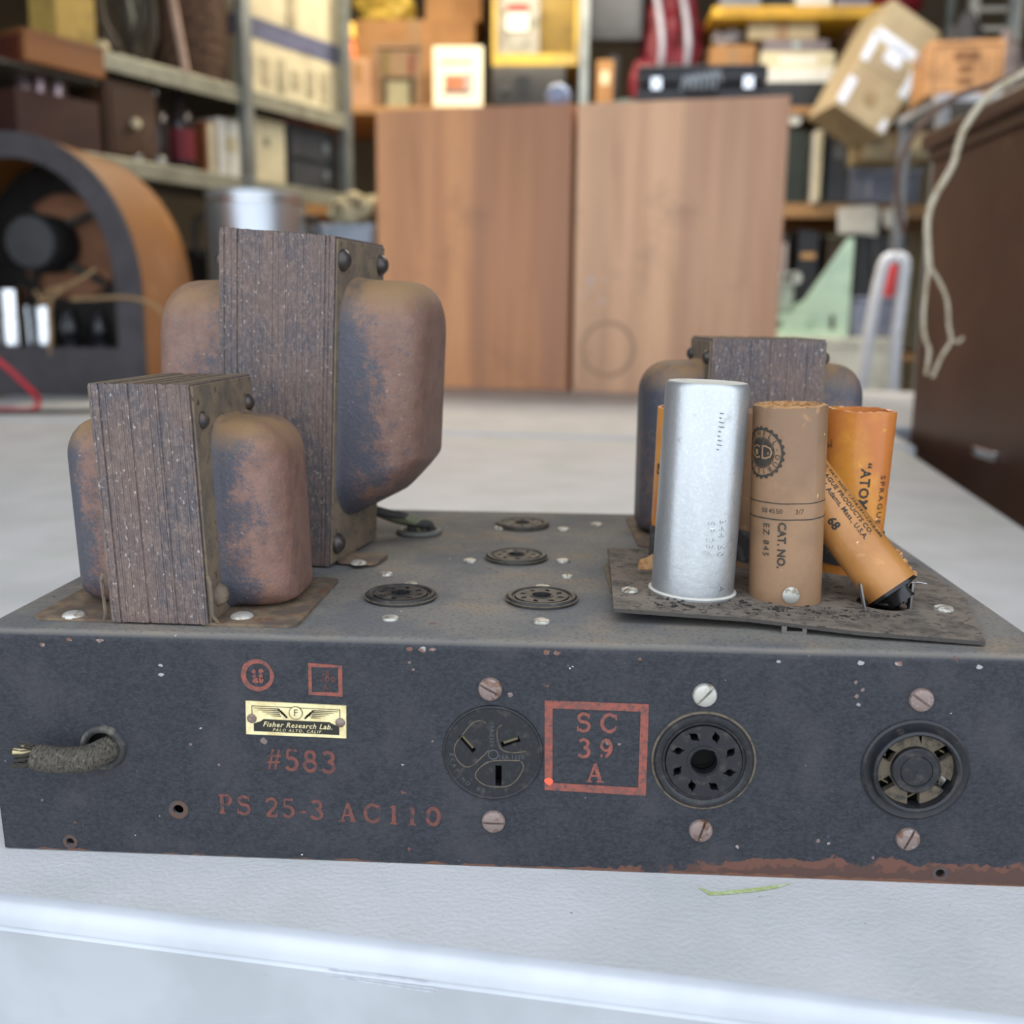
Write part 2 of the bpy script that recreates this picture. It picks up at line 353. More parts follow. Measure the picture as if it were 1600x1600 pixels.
# ================================================================== TABLES
m_table = mat('speckled_white_plastic', rgb(196, 196, 198), .5, 0, [
    Ly(rgb(184, 185, 186), 14, .40, .62), Ly(rgb(176, 186, 172), 9, .56, .70, amt=.5), Ly(rgb(150, 146, 138), 330, .725, .735), Ly(rgb(92, 88, 84), 120, .765, .77),
    Ly(rgb(196, 180, 158), 40, .74, .78, amt=.8)], bump=(560, .35, .0009))
m_tedge = mat('smooth_white_table_edge', rgb(188, 192, 198), .55, 0, [Ly(rgb(178, 182, 188), 16, .45, .6), Ly(rgb(140, 144, 150), 110, .76, .775), Ly(rgb(150, 154, 160), 90, .0, .05, axis=(0, 9, 10))], bump=(160, .12, .0006))
TA = -math.radians(7.4)
def table(name, label, origin, ang, w, d, thick=.062):
    t = thing(name, label, 'table', (origin[0], origin[1], 0), ang)
    R = .0052
    # top with soft lip: front edge rounded
    top = MB().box((w/2, d/2, -.006), (w-2*R, d-2*R, .012))
    part(top, 'table_top', m_table, t)
    rim = MB(); prof = []
    for k in range(7):
        a = PI/2*k/6; prof.append((R-R*math.sin(a), -R+R*math.cos(a)))     # (inset, z)
    prof += [(0, -.0074), (.0008, -.0080), (.0003, -.0086), (-.0003, -.0090), (.0002, -.0096), (.0008, -thick+.004), (.004, -thick), (.03, -thick), (.03, -.0125)]
    vs = []; n = len(prof)
    for i, z in prof: vs += [(i, i, z), (w-i, i, z), (w-i, d-i, z), (i, d-i, z)]
    fs = []
    for k in range(n-1):
        for j in range(4):
            a, b = k*4+j, k*4+(j+1) % 4; fs.append((a, a+4, b+4, b)[::-1])
    rim.add(vs, fs); part(rim, 'table_edge', m_tedge, t, 40)
    ml = plain('grey_table_leg_tube', 120, 122, 126, .4, .6)
    for sx in (.12, w-.12):
        for sy in (.14, d-.14):
            part(MB().lathe([(.014, FLZ), (.014, -thick+.002)], 14, T_((sx, sy, 0))), 'leg', ml, t, 40)
    return t
c7, s7 = math.cos(TA), math.sin(TA)
def tbl(u, v): return (.0117+c7*u-s7*v, -.0305+s7*u+c7*v)
# right edge passes (.61,.88): find u
TU = (Vector((.640, 1.05))-Vector((.0117, -.0285))).dot(Vector((c7, s7)))
TL = 1.23
o1 = tbl(TU-1.9, 0)
t1 = table('folding_table', 'white plastic folding table carrying the old power supply', o1, TA, 1.9, TL)
o2 = tbl(TU-1.68, TL+.030)
t2 = table('folding_table', 'second white plastic table behind, carrying two wooden speaker cabinets', o2, TA, 1.70, 1.24)
o3 = tbl(TU+.035, TL+.31)
t3 = table('folding_table', 'white plastic folding table at the right beyond the dark cabinet', o3, TA, .50, .86)
# green marker stroke and stains on the near table top
mk = MB()
def ribbon(mb, pts, ws, z):
    vs = []; m = len(pts)
    for i in range(m):
        a = Vector(pts[max(0, i-1)]); b = Vector(pts[min(m-1, i+1)]); d = (b-a).normalized(); n = Vector((-d.y, d.x, 0))
        p = Vector(pts[i]); vs += [tuple(p+n*ws[i]/2), tuple(p-n*ws[i]/2)]
    return mb.add([(x, y, z) for x, y, _ in vs], [(2*i, 2*i+1, 2*i+3, 2*i+2) for i in range(m-1)])
gp = [atZ(x, y, .0003) for x, y in ((1092, 1386), (1110, 1396), (1140, 1394), (1180, 1390), (1212, 1385), (1236, 1380))]
Ti = (Matrix.Translation((o1[0], o1[1], 0)) @ Matrix.Rotation(TA, 4, 'Z')).inverted()
ribbon(mk, [Ti @ p for p in gp], [.0006, .0022, .0022, .0020, .0018, .0003], .00025)
part(mk, 'marker_stroke', mat('faded_green_marker', rgb(160, 174, 112), .6, 0, [Ly(rgb(190, 200, 170), 300, .45, .62)]), t1, label='pale green marker stroke')
sm = MB(); rs = random.Random(5)
for k in range(5):
    p0 = Ti @ (atY(475+rs.uniform(0, 30), 1533+k*5, -.052)); p1 = Ti @ (atY(690-rs.uniform(0, 40), 1566+k*5, -.058))
    iy = lambda z: .0002+.0006*(-z-.0096)/.0484-.00012; sm.add([(p0.x, iy(p0.z), p0.z), (p1.x, iy(p1.z), p1.z), (p1.x, iy(p1.z), p1.z-.0004), (p0.x, iy(p0.z), p0.z-.0004)], [(0, 1, 2, 3)])
part(sm, 'scuff_mark', mat('grey_scuff', rgb(168, 172, 180), .6, 0, [Ly(rgb(186, 190, 196), 300, .42, .55)]), t1)

# ================================================================== POWER SUPPLY
CW, CD, CH = .3316, .2134, .076
PSU = thing('power_supply', 'old dusty navy steel chassis with three rusty transformers and paper capacitors on the near table', 'power supply', (CW/2, CD/2, 0))
PSU_off = Matrix.Translation((-CW/2, -CD/2, 0))
def P(mb, name, m, parent=None, smooth=None, label=None, kind=None):
    """part given in world coordinates"""
    mb.xf(PSU_off); o = mb.build(name, m, parent or PSU, smooth)
    if label: o['label'] = label
    if kind: o['kind'] = kind
    return o
BR = .0028
front_holes = [circ(.0345, .0372, .0052, 24), circ(.1606, .0395, .0158, 40), circ(.2268, .0392, .0160, 40), circ(.2920, .0384, .0160, 40),
               circ(.0581, .0163, .0017, 14), circ(.0211, .0035, .0013, 12), circ(.3027, .0036, .0014, 12)]
SOCK_TOP = [(.1240, .0477, .2), (.1743, .0488, .9), (.1623, .1111, .5), (.1619, .1782, 1.2)]
top_holes = [circ(x, y, .0118, 32) for x, y, a in SOCK_TOP] + [circ(.1119, .1585, .0080, 20)]
ch = MB()
th = .0012
ch.plate([(-.0012, 0.0006), (CW, 0), (CW, CH-BR), (-.0040, CH-BR)], front_holes, -th, 0, FR(0, 0))
ch.plate([(-.0030, BR), (CW, BR), (CW, CD), (0, CD)], top_holes, CH-th, CH)
n = 6; vs = []
for k in range(n+1):
    a = PI/2*k/n; y = BR-BR*math.cos(a); z = CH-BR+BR*math.sin(a); vs += [(-.0040+.001*k/n, y, z), (CW, y, z)]
ch.add(vs, [(2*k, 2*k+1, 2*k+3, 2*k+2) for k in range(n)])
ch.add([(-.0012, 0, .0006), (-.0040, 0, CH-BR), (-.0030, BR, CH), (0, CD, CH), (0, CD, 0), (-.0012, .004, 0)], [(0, 1, 2, 3, 4, 5)])
ch.box((CW-.0006, CD/2, CH/2), (.0012, CD-.002, CH-.004)); ch.box((CW/2, CD-.0006, CH/2), (CW-.002, .0012, CH-.002))
ch.box((-.0004, .0045, .032), (.0012, .008, .062))
P(ch, 'chassis_box', m_panel(), smooth=30, label='navy painted steel box, dusty on top, rust along its lower edge')
# painted chips along the bend
chips = MB(); rc = random.Random(21)
def blob(mb, T, r, rg, n=9, el=1):
    pts = [(r*el*rg.uniform(.55, 1.1)*math.cos(2*PI*k/n), r*rg.uniform(.5, 1.1)*math.sin(2*PI*k/n)) for k in range(n)]
    mb.prism(pts, 0, .00008, T)
for px, py, r, c in ((66, 1008, .0012, 0), (155, 997, .0012, 0), (108, 995, .001, 0), (640, 1012, .0012, 1), (660, 1008, .0015, 1), (675, 1006, .0012, 0), (854, 1018, .0013, 1), (870, 1020, .0012, 1), (1000, 1030, .0008, 1), (1216, 1034, .0008, 0), (1345, 1036, .0012, 1), (1405, 1037, .0015, 1), (1530, 1042, .0011, 1), (251, 1040, .0008, 1), (252, 1054, .0010, 1)):
    p = atY(px, py, -.0001); p.z = min(p.z, CH-BR)
    blob(chips, FR(p.x, p.z, -.00002), r*.7, rc, el=1.5)
P(chips, 'paint_chips', mat('chipped_primer', rgb(150, 146, 146), .8, 0, [Ly(rgb(108, 78, 66), 200, .45, .55)]), kind='stuff')
specks = MB()
for px, py, r in ((1337, 1066, .0009), (1348, 1078, .0010), (1338, 1088, .0010), (1341, 1101, .0009), (1278, 1314, .0010), (1295, 1318, .0007), (640, 1035, .0007), (646, 1046, .0007), (797, 1085, .0012), (950, 1160, .0013), (968, 1163, .0007), (412, 1158, .0018), (298, 1163, .0007), (342, 1195, .0008), (1152, 1323, .0009), (1364, 1340, .0007), (676, 1158, .0006), (66, 1250, .0007)):
    p = atY(px, py, 0); blob(specks, FR(p.x, p.z, -.00002), r*.8, rc)
P(specks, 'dirt_specks', mat('dry_dirt_speck', rgb(112, 96, 92), .9, 0, [Ly(rgb(160, 156, 154), 160, .55, .65)]), kind='stuff')
# ring around small holes
for x, z, r in ((.0581, .0163, .0017), (.0211, .0035, .0013), (.3027, .0036, .0014)):
    rg_ = MB(); rg_.plate(circ(x, z, r*1.9, 18), [circ(x, z, r, 18)], 0, .00012, FR(0, 0)); P(rg_, 'rusty_hole_rim', mat('rust_ring', rgb(84, 64, 56), .9, 0, [Ly(rgb(66, 62, 64), 400, .5, .6)]), kind=None)

def slotted_screw(T, r, a, m, label=None, h=None, parent=None, name='screw'):
    """pan head slotted screw: two half domes over a floor; local +z outward"""
    h = h or r*.42; w = r*.10; mb = MB(); R = T @ Matrix.Rotation(a, 4, 'Z')
    mb.lathe([(r*.98, 0), (r*.98, h*.32)], 24, R)
    for s in (1, -1):
        rings = []
        for rr, zz in ((r, 0), (r, h*.35), (r*.9, h*.72), (r*.68, h*.93), (r*.4, h)):
            a0 = math.asin(min(.99, w/rr)); pts = [(rr*math.cos(a0+(PI-2*a0)*k/10), s*rr*math.sin(a0+(PI-2*a0)*k/10), zz) for k in range(11)]
            rings.append(pts if s > 0 else pts[::-1])
        vs = [p for q in rings for p in q]; fs = []
        for i in range(4):
            for k in range(10): fs.append((i*11+k, i*11+k+1, (i+1)*11+k+1, (i+1)*11+k))
            fs.append((i*11+10, i*11, (i+1)*11, (i+1)*11+10))
        fs.append(tuple(range(44, 55))); mb.add(vs, fs, R)
    return P(mb, name, m, parent, 35, label)
def dome(T, r, h, m, name='rivet', parent=None, label=None, n=20, flat=.0):
    mb = MB(); mb.lathe([(r, 0)]+[(r*math.cos(a)*(1-flat)+r*flat*math.cos(a)**.3, h*math.sin(a)) for a in (.25, .5, .8, 1.1, 1.35)]+[(r*.05, h)], n, T)
    return P(mb, name, m, parent, 50, label)
UPT = lambda x, y, z=CH: Matrix.Translation((x, y, z))

# ---- front screws
for x, z, a, m, l in ((.1597, .0608, -.5, m_screw(), 'pale rusty screw above the outlet'), (.1610, .0161, 0, m_screw(), 'pale rusty screw below the outlet'), (.2262, .0608, .85, m_screw2(), 'bright slotted screw'),
                   (.2270, .0155, 1.25, m_screw(), None), (.2919, .0613, -.6, m_screw(), None), (.2916, .0151, 1.15, m_screw(), None)):
    slotted_screw(FR(x, z), .0038, a, m, l)
# ---- twist lock outlet
def annulus(mb, ri, ro, z0, z1, T, n=40): mb.plate(circ(0, 0, ro, n), [circ(0, 0, ri, n)], z0, z1, T)
To = FR(.1606, .0395)
ou = MB(); slots = [slot(-.0080, .0030, .0068, .0016, -.86), slot(.0056, .0040, .0062, .0018, .36), slot(.0019, -.0075, .0068, .0020, PI/2)]
ou.plate(circ(0, 0, .0150, 40), slots, -.004, .0004, To)
ou.lathe([(.0150, -.004), (.0150, .0004), (.0153, .0007), (.0158, .0006), (.0160, .0), (.0162, -.001)], 48, To, False, False)
outlet = P(ou, 'twist_lock_outlet', m_bake(), smooth=40, label='round black three slot outlet')
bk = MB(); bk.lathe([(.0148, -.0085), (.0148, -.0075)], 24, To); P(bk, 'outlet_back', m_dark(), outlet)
ct = MB()
for s_ in ((-.0080, .0030, .0052, .0007, -.86), (.0056, .0040, .0048, .0008, .36)):
    ct.prism(slot(*s_), -.003, -.0008, To)
P(ct, 'contact_blade', mat('dull_brass_contact', rgb(120, 112, 88), .5, .6), outlet)
rl = MB()
def outline(pts, T, r=.00017):
    rl.tube([(x, y, .0004) for x, y in pts], r, 6, T)
def sm_(pts, n=6, closed=False):
    P_ = [Vector((*p, 0)) if len(p) == 2 else Vector(p) for p in pts]; o = []; m = len(P_)
    for i in range(m if closed else m-1):
        a, b, c, d = (P_[(i-1) % m], P_[i], P_[(i+1) % m], P_[(i+2) % m]) if closed else (P_[max(i-1, 0)], P_[i], P_[i+1], P_[min(i+2, m-1)])
        for k in range(n):
            t = k/n; o.append(.5*((2*b)+(c-a)*t+(2*a-5*b+4*c-d)*t*t+(3*b-a-3*c+d)*t**3))
    if not closed: o.append(P_[-1])
    return o
for pts in ([(-.0022, .0100), (-.0040, .0108), (-.0065, .0098), (-.0095, .0060), (-.0120, .0020), (-.0116, -.0020), (-.0088, -.0048), (-.0060, -.0040), (-.0012, .0010)],
            [(.0028, .0096), (.0014, .0080), (.0016, .0040), (.0030, .0012), (.0065, .0004), (.0104, .0010)],
            [(.0090, -.0024), (.0098, -.0046), (.0075, -.0090), (.0040, -.0112), (-.0020, -.0110), (-.0054, -.0082), (-.0040, -.0050), (.0, -.0026), (.0086, -.0022)]):
    outline([(p.x, p.y) for p in sm_(pts)], To)
P(rl, 'moulded_ridge', m_dustring(), outlet, 40)
em = MB()
text_mb(em, '15A.125V.', .0013, To @ Matrix.Translation((.0062, -.0012, .00046)), spacing=1.15)
text_mb(em, '10A.250V.', .0013, To @ Matrix.Translation((-.0003, .0060, .00046)) @ Matrix.Rotation(-PI/2, 4, 'Z'), spacing=1.15)
text_mb(em, 'E', .0013, To @ Matrix.Translation((-.0020, -.0034, .00046)) @ Matrix.Rotation(-.9, 4, 'Z'))
for k, c in enumerate('ECAT.NO.00-'):
    a = math.radians(184+k*8.2); text_mb(em, c, .0013, To @ Matrix.Translation((.0131*math.cos(a), .0131*math.sin(a), .00046)) @ Matrix.Rotation(a+PI/2, 4, 'Z'))
em.plate(circ(0, 0, .0017, 20), [circ(0, 0, .0014, 20)], .0004, .0006, To @ Matrix.Translation((.0002, -.0004, 0)))
P(em, 'moulded_lettering', mat('worn_embossed_bakelite', rgb(74, 76, 80), .6), outlet)

# ---- octal sockets
def keyhole(x, y, a, rc=.0012, L=.0044, w=.0008, n=20):
    o = []
    for k in range(n):
        f = 2*PI*k/n; c, s = abs(math.cos(f)), abs(math.sin(f)); r = max(rc, min(L/2/max(c, 1e-6), w/2/max(s, 1e-6)))
        o.append((x+r*math.cos(f+a), y+r*math.sin(f+a)))
    return o
def octal(T, scale, m, rot0=0, label=None, rim=True, ring_m=None, key=PI/2):
    mb = MB(); S = T @ Matrix.Scale(scale, 4)
    holes = []
    for k in range(8):
        a = rot0+2*PI*(k+.5)/8; holes.append(keyhole(.0088*math.cos(a), .0088*math.sin(a), a+.55))
    ch_ = []
    for k in range(28):
        f = 2*PI*k/28; d = abs((f-key+PI) % (2*PI)-PI); r = .0042+(.0012 if d < .22 else 0); ch_.append((r*math.cos(f), r*math.sin(f)))
    holes.append(ch_)
    mb.plate(circ(0, 0, .0118, 48), holes, -.003, .0012, S)
    mb.lathe([(.0118, .0002), (.0122, .0006), (.0128, .0006), (.0132, .0013), (.0140, .0016), (.0150, .0015), (.0156, .0008), (.0158, -.001)], 48, S, False, False)
    mb.plate(circ(0, 0, .0053, 24), [circ(0, 0, .0047, 24)], .0012, .0015, S)
    o = P(mb, 'octal_socket', m, smooth=40, label=label)
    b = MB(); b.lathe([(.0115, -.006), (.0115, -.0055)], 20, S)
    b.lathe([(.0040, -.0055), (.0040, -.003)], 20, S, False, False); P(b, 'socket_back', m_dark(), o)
    r = MB(); r.plate(circ(0, 0, .0163, 48), [circ(0, 0, .0156, 48)], 0, .0005, S)
    P(r, 'retaining_ring', ring_m or m_dustring(), o)
    return o
octal(FR(.2268, .0392), 1.0, m_bake(), 0, 'round black eight pin socket in the front panel', key=.9)
lab = ['dusty eight pin socket nearest the small left transformer', 'dusty eight pin socket nearest the aluminium can', 'third dusty eight pin socket back', 'rearmost dusty eight pin socket']
for (x, y, a), l in zip(SOCK_TOP, lab): octal(UPT(x, y, CH+.0009), .80, m_bake_dusty(), a, l, key=a+PI/2)
# ---- six contact socket
Ts = FR(.2920, .0384)
mb = MB()
mb.lathe([(.0163, -.001), (.0165, .0006), (.0158, .0012), (.0150, .0010), (.0138, .0008), (.0134, .0026), (.0126, .0030), (.0120, .0024), (.0118, -.0030)], 48, Ts, False, False)
mb.lathe([(.0074, -.003), (.0074, .0012), (.0070, .0016), (.0050, .0016), (.0049, .0013), (.0047, .0016), (.0001, .0017)], 40, Ts, False, False)
six = P(mb, 'six_contact_socket', m_bake(), smooth=40, label='round black six slot socket with raised rim')
hol = []
for k in range(6):
    a = PI/2+k*PI/3+.05; hol.append(slot(.0098*math.cos(a), .0098*math.sin(a), .0042, .0038, a))
mb = MB(); mb.plate(circ(0, 0, .0119, 48), hol+[circ(0, 0, .0073, 36)], -.0030, -.0006, Ts); P(mb, 'contact_ring', m_dustring(), six)
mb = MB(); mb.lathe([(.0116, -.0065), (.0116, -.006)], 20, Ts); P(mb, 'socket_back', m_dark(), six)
mb = MB()
for k in range(6):
    a = PI/2+k*PI/3+.05; mb.prism(slot(.0098*math.cos(a), .0098*math.sin(a), .0005, .0028, a+.5), -.006, -.0026, Ts)
P(mb, 'contact_spring', mat('dull_brass_contact', rgb(120, 112, 88), .5, .6), six)

# ---- stamped marks
def stamp(mb, name, label, m): mb.v = [(x, y-.00012, z) for x, y, z in mb.v]; return P(mb, name, m, label=label)
def cornerT(px, py): p = atY(px, py, 0); return p.x, p.z
q = MB(); A_ = [cornerT(*c) for c in ((851, 1094), (1014, 1100), (1009, 1243), (851, 1234))]
cx = sum(a[0] for a in A_)/4; cz = sum(a[1] for a in A_)/4
inn = [(cx+(x-cx)*.845, cz+(z-cz)*.83) for x, z in A_]
q.plate([A_[3], A_[2], A_[1], A_[0]], [[inn[3], inn[2], inn[1], inn[0]]], 0, .00004, FR(0, 0))
for s, px, py, h in (('SC', 933, 1129, .0064), ('39', 930, 1169, .0064), ('A', 929, 1207, .0064)):
    x, z = cornerT(px, py); serif(q, s, h, FR(x, z) @ Matrix.Translation((0, 0, .00004)), track=.42 if len(s) > 1 else .1)
stamp(q, 'stamped_square_mark', 'red stamped square around SC 39 A', m_ink())
x, z = cornerT(857, 1220); q = MB(); blob(q, FR(x, z, -.0001), .0015, rc, 12); P(q, 'ink_spot', m_ink_bright(), label='bright orange red ink spot')
q = MB(); x, z = cornerT(470, 1188); serif(q, '#583', .0074, FR(x, z) @ Matrix.Rotation(-.03, 4, 'Z'), track=.14); stamp(q, 'stamped_serial_number', 'dull red stamped number 583', m_inkdark())
q = MB()
for s, px, py in (('PS', 367, 1257), ('25-3', 460, 1263), ('AC110', 609, 1272)):
    x, z = cornerT(px, py); serif(q, s, .0067, FR(x, z) @ Matrix.Rotation(-.02, 4, 'Z'), track=.16 if s != 'AC110' else .34)
stamp(q, 'stamped_model_lettering', 'dull red stamped letters PS 25-3 AC110', m_inkdark())
q = MB(); x, z = cornerT(402, 1055)
q.plate([(a*rc.uniform(.97, 1.04), b*rc.uniform(.97, 1.04)) for a, b in circ(0, 0, .0053, 26)], [[(a*rc.uniform(.97, 1.03), b) for a, b in circ(.0003, .0001, .0039, 26)]], 0, .00004, FR(x, z))
for dx, dz, r in ((-.0010, .0012, .0009), (.0012, .0013, .0010), (-.0009, -.0004, .0008), (.0011, -.0002, .0011), (-.0005, -.0018, .0012), (.0012, -.0016, .0011)): blob(q, FR(x+dx, z+dz), r, rc)
stamp(q, 'stamped_circle_mark', 'small red stamped circle with smudged characters', m_ink())
q = MB(); x, z = cornerT(508, 1062)
q.plate([(a*.0054, b*.0052) for a, b in ((-1, -.98), (1.02, -1.05), (1.03, .94), (-.98, 1.05))], [[(a*.0042, b*.0041) for a, b in ((-1, -1), (1, -1), (1, 1), (-1, 1))]], 0, .00004, FR(x, z))
stamp(q, 'stamped_small_square_mark', 'small red stamped square with faded characters', m_ink())
q = MB()
for s, dz, h in (('58', .0022, .0018), ('4400', .0002, .0019), ('A', -.0022, .0019)): serif(q, s, h, FR(x, z+dz) @ Matrix.Translation((0, 0, .00002)), track=.2)
stamp(q, 'faded_stamp_lettering', 'faded tiny red characters', m_inkdark())
# ---- name plate
x0, z0 = cornerT(463, 1124); PT = FR(x0, z0) @ Matrix.Rotation(-.018, 4, 'Z')
w, h = .0322, .0112
q = MB(); q.prism([(-w/2, -h/2), (w/2, -h/2+.0002), (w/2, h/2-.0001), (-w/2, h/2)], 0, .0005, PT)
np_ = P(q, 'name_plate', mat('aged_cream_brass_plate', rgb(226, 212, 164), .4, .25, [Ly(rgb(204, 186, 134), 200, .45, .65), Ly(rgb(120, 100, 70), 500, .70, .74)]), label='small cream metal maker\'s plate with winged emblem')
q = MB(); zt = .00056
def pl(pts, z1=zt): q.prism(pts, .0005, z1, PT)
bx, by = .0142, .0042
for a in ((-bx, by-.0002, bx, by), (-bx, -.0003, -bx+.00025, by), (bx-.00025, -.0003, bx, by)): pl([(a[0], a[1]), (a[2], a[1]), (a[2], a[3]), (a[0], a[3])])
field = [(-bx+.0006, -.0044), (bx-.0003, -.0044), (bx-.0003, -.0016), (bx-.0028, -.0006), (bx-.0034, -.0002), (-bx+.0038, -.0002), (-bx+.0028, -.0010), (-bx+.0006, -.0018)]
pl(field)
for s in (-1, 1):
    for k in range(5):
        xa = .0056-.0002*k; xb = .0136-.0014*k; yy = .0034-.0006*k; a = [(s*xa, yy-.0002), (s*xb, yy-.00002), (s*xb, yy+.0001), (s*xa, yy+.0002)]; pl(a if s > 0 else a[::-1])
    for (xx, yy, ln) in ((.0049, .0026, .0022), (.0041, .0019, .0022), (.0034, .0012, .0018)):
        a = slot(s*xx, yy, ln, .0006, s*.85); pl(a)
q.plate(circ(0, .0024, .0022, 28), [circ(0, .0024, .0020, 28)], .0005, .0007, PT)
text_mb(q, 'F', .0022, PT @ Matrix.Translation((0, .0024, .00074)))
P(q, 'plate_black_print', mat('plate_black_enamel', rgb(34, 32, 28), .5), np_)
q = MB(); q.lathe([(.0020, .0005), (.0020, .00066)], 28, PT @ Matrix.Translation((0, .0024, 0)))
text_mb(q, 'Fisher Research Lab.', .00165, PT @ Matrix.Translation((.0005, -.0019, .00062)), shear=.3, bold=.01, spacing=1.12)
text_mb(q, 'PALO ALTO, CALIF.', .00098, PT @ Matrix.Translation((.0005, -.00365, .00062)), shear=.25, spacing=1.35)
P(q, 'plate_cream_print', mat('aged_cream_brass_plate', (1, 1, 1, 1)), np_)
for s in (-1, 1): dome(PT @ Matrix.Translation((s*.0142, -.0002, .0004)), .0016, .0010, m_screw(), 'rivet', np_)
# ---- cable and rubber grommet
GT = FR(.0345, .0372)
q = MB(); ring = []
for k in range(10):
    a = 2*PI*k/10; ring.append((.0063+.0014*math.cos(a), .0016*math.sin(a)))
q.lathe(ring+[ring[0]], 32, GT, False, False); grom = P(q, 'cable_grommet', mat('perished_black_rubber', rgb(46, 46, 46), .6, 0, [Ly(rgb(88, 84, 76), 200, .5, .65)], bump=(500, .3, .0004)), smooth=60)
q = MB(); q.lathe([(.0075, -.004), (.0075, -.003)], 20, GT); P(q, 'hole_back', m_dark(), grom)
path = sm_([(.0390, .012, .0372), (.0368, .002, .0368), (.0330, -.0060, .0364), (.0280, -.0085, .0364), (.0225, -.0098, .0370), (.0165, -.0106, .0382)], 16)
m = len(path); q = MB(); q.tube(path, [.0041*(1+.035*math.sin(i*1.9)) * (1 if i < m-6 else 1-.04*(i-m+6)) for i in range(m)], 16)
cab = P(q, 'braided_cable', mat('dirty_grey_braid', rgb(86, 81, 72), .9, 0, [Ly(rgb(54, 50, 46), 700, .45, .6, stretch=(3, 1, 1)), Ly(rgb(120, 112, 98), 900, .6, .7)], bump=(1400, .8, .0008, (2, 1, 1))), smooth=60, label='cut off grey cloth covered cable')
q = MB(); rc2 = random.Random(4)
for k in range(60):
    a = rc2.uniform(0, 2*PI); rr = .0034*math.sqrt(rc2.random()); b0 = Vector((.0172, -.0106+rr*math.cos(a), .0382+rr*math.sin(a)))
    L_ = rc2.uniform(.0015, .0075); b1 = b0+Vector((-L_, rc2.uniform(-.0012, .0012), rc2.uniform(-.0014, .0012))); q.tube([b0, (b0+b1)/2+Vector((0, 0, rc2.uniform(-.0004, .0004))), b1], rc2.uniform(.0002, .0005), 5)
P(q, 'frayed_wires', mat('frayed_thread', rgb(52, 48, 42), .9, 0, [Ly(rgb(150, 138, 108), 260, .60, .66)]), cab, kind='stuff')
for dz, mm_ in ((.0012, mat('cream_rubber_core', rgb(186, 172, 130), .7)), (-.0012, mat('black_rubber_core', rgb(28, 28, 28), .6))):
    q = MB(); q.tube([(.0175, -.0108, .0382+dz), (.0140, -.0112, .0384+dz*1.2), (.0112, -.0116, .0386+dz*1.3)], .0010, 8); P(q, 'inner_wire', mm_, cab, 50)

# ---- transformers
def core_mb(w, d, z0, z1, n, rg, gaps=(), slope=0):
    mb = MB(); t = w/n
    for k in range(n):
        x = -w/2+t*(k+.5); jy = rg.uniform(-.00012, .00012); jz = rg.uniform(-.0002, .0002)-slope*x/w; 
        if k in gaps: jy += .0006
        mb.box((x, jy, (z0+z1+jz)/2), (t*.93, d, z1-z0+jz))
    mb.box((0, 0, (z0+z1-slope)/2), (w*.98, d-.0008, z1-z0-.0008-slope))
    return mb
def bell_mb(y0, y1, z0, z1, w, R, side, rc_, neck=0, n=8, zc=None):
    """deep drawn cover: section y0..y1 x z0..z1 with corner radius rc_, projecting w along side*x, outer fillet R"""
    rings = []
    ts = [0]+[w-R+R*math.sin(PI/2*k/n) for k in range(0, n+1)]
    for i, t in enumerate(ts):
        ins = 0 if i == 0 else R-R*math.cos(PI/2*(i-1)/n)
        if i == 0: ins = 0
        # draw angle + concave neck near the core
        ins += .0010*t/w
        rr = max(rc_-ins*.6, .0015)
        a, b, c, d = y0+ins, y1-ins, z0+ins*(1 if z0 > .001 else .25), z1-ins
        pts = []
        for cx, cy, an, r_ in ((b-rr, c+rr, -PI/2, rr), (b-rr, d-rr, 0, rr), (a+rr, d-rr, PI/2, rr), (a+rr, c+rr, PI, rr)):
            for k in range(7): pts.append((cx+r_*math.cos(an+PI/2*k/6), cy+r_*math.sin(an+PI/2*k/6)))
        rings.append([(side*t, p, q_) for p, q_ in pts])
    if neck:
        base = []
        for (x, y, z) in rings[0]:
            cy, cz = (y0+y1)/2, (z0+z1)/2; v = Vector((y-cy, z-cz)); L_ = v.length; v *= (L_+neck)/L_; base.append((side*0, cy+v.x, cz+v.y))
        mid = []
        for (x, y, z), b_ in zip(rings[0], base): mid.append((side*neck*.25, y*.7+b_[1]*.3, z*.7+b_[2]*.3))
        r0 = [(side*neck, y, z) for x, y, z in rings[0]]
        rings = [base, mid, r0]+rings[1:]
    m_ = len(rings[0]); vs = [p for r in rings for p in r]; fs = []
    for i in range(len(rings)-1):
        for k in range(m_):
            q4 = (i*m_+k, i*m_+(k+1) % m_, (i+1)*m_+(k+1) % m_, (i+1)*m_+k); fs.append(q4 if side > 0 else q4[::-1])
    cap = tuple((len(rings)-1)*m_+k for k in range(m_)); fs.append(cap if side > 0 else cap[::-1])
    return MB().add(vs, fs)
def bolt_head(mb, T, r, h):
    mb.lathe([(r*1.1, 0), (r*1.12, h*.2), (r*.95, h*.55), (r*.6, h*.9), (r*.15, h)], 18, T)
RX = lambda s: Matrix.Rotation(s*PI/2, 4, 'Y')
def chan(mb, y0, y1, z0, z1, x, s, t=.0009):
    mb.box((x+s*t/2, (y0+y1)/2, (z0+z1)/2), (t, y1-y0, z1-z0), ch=.0003)
rt = random.Random(11)
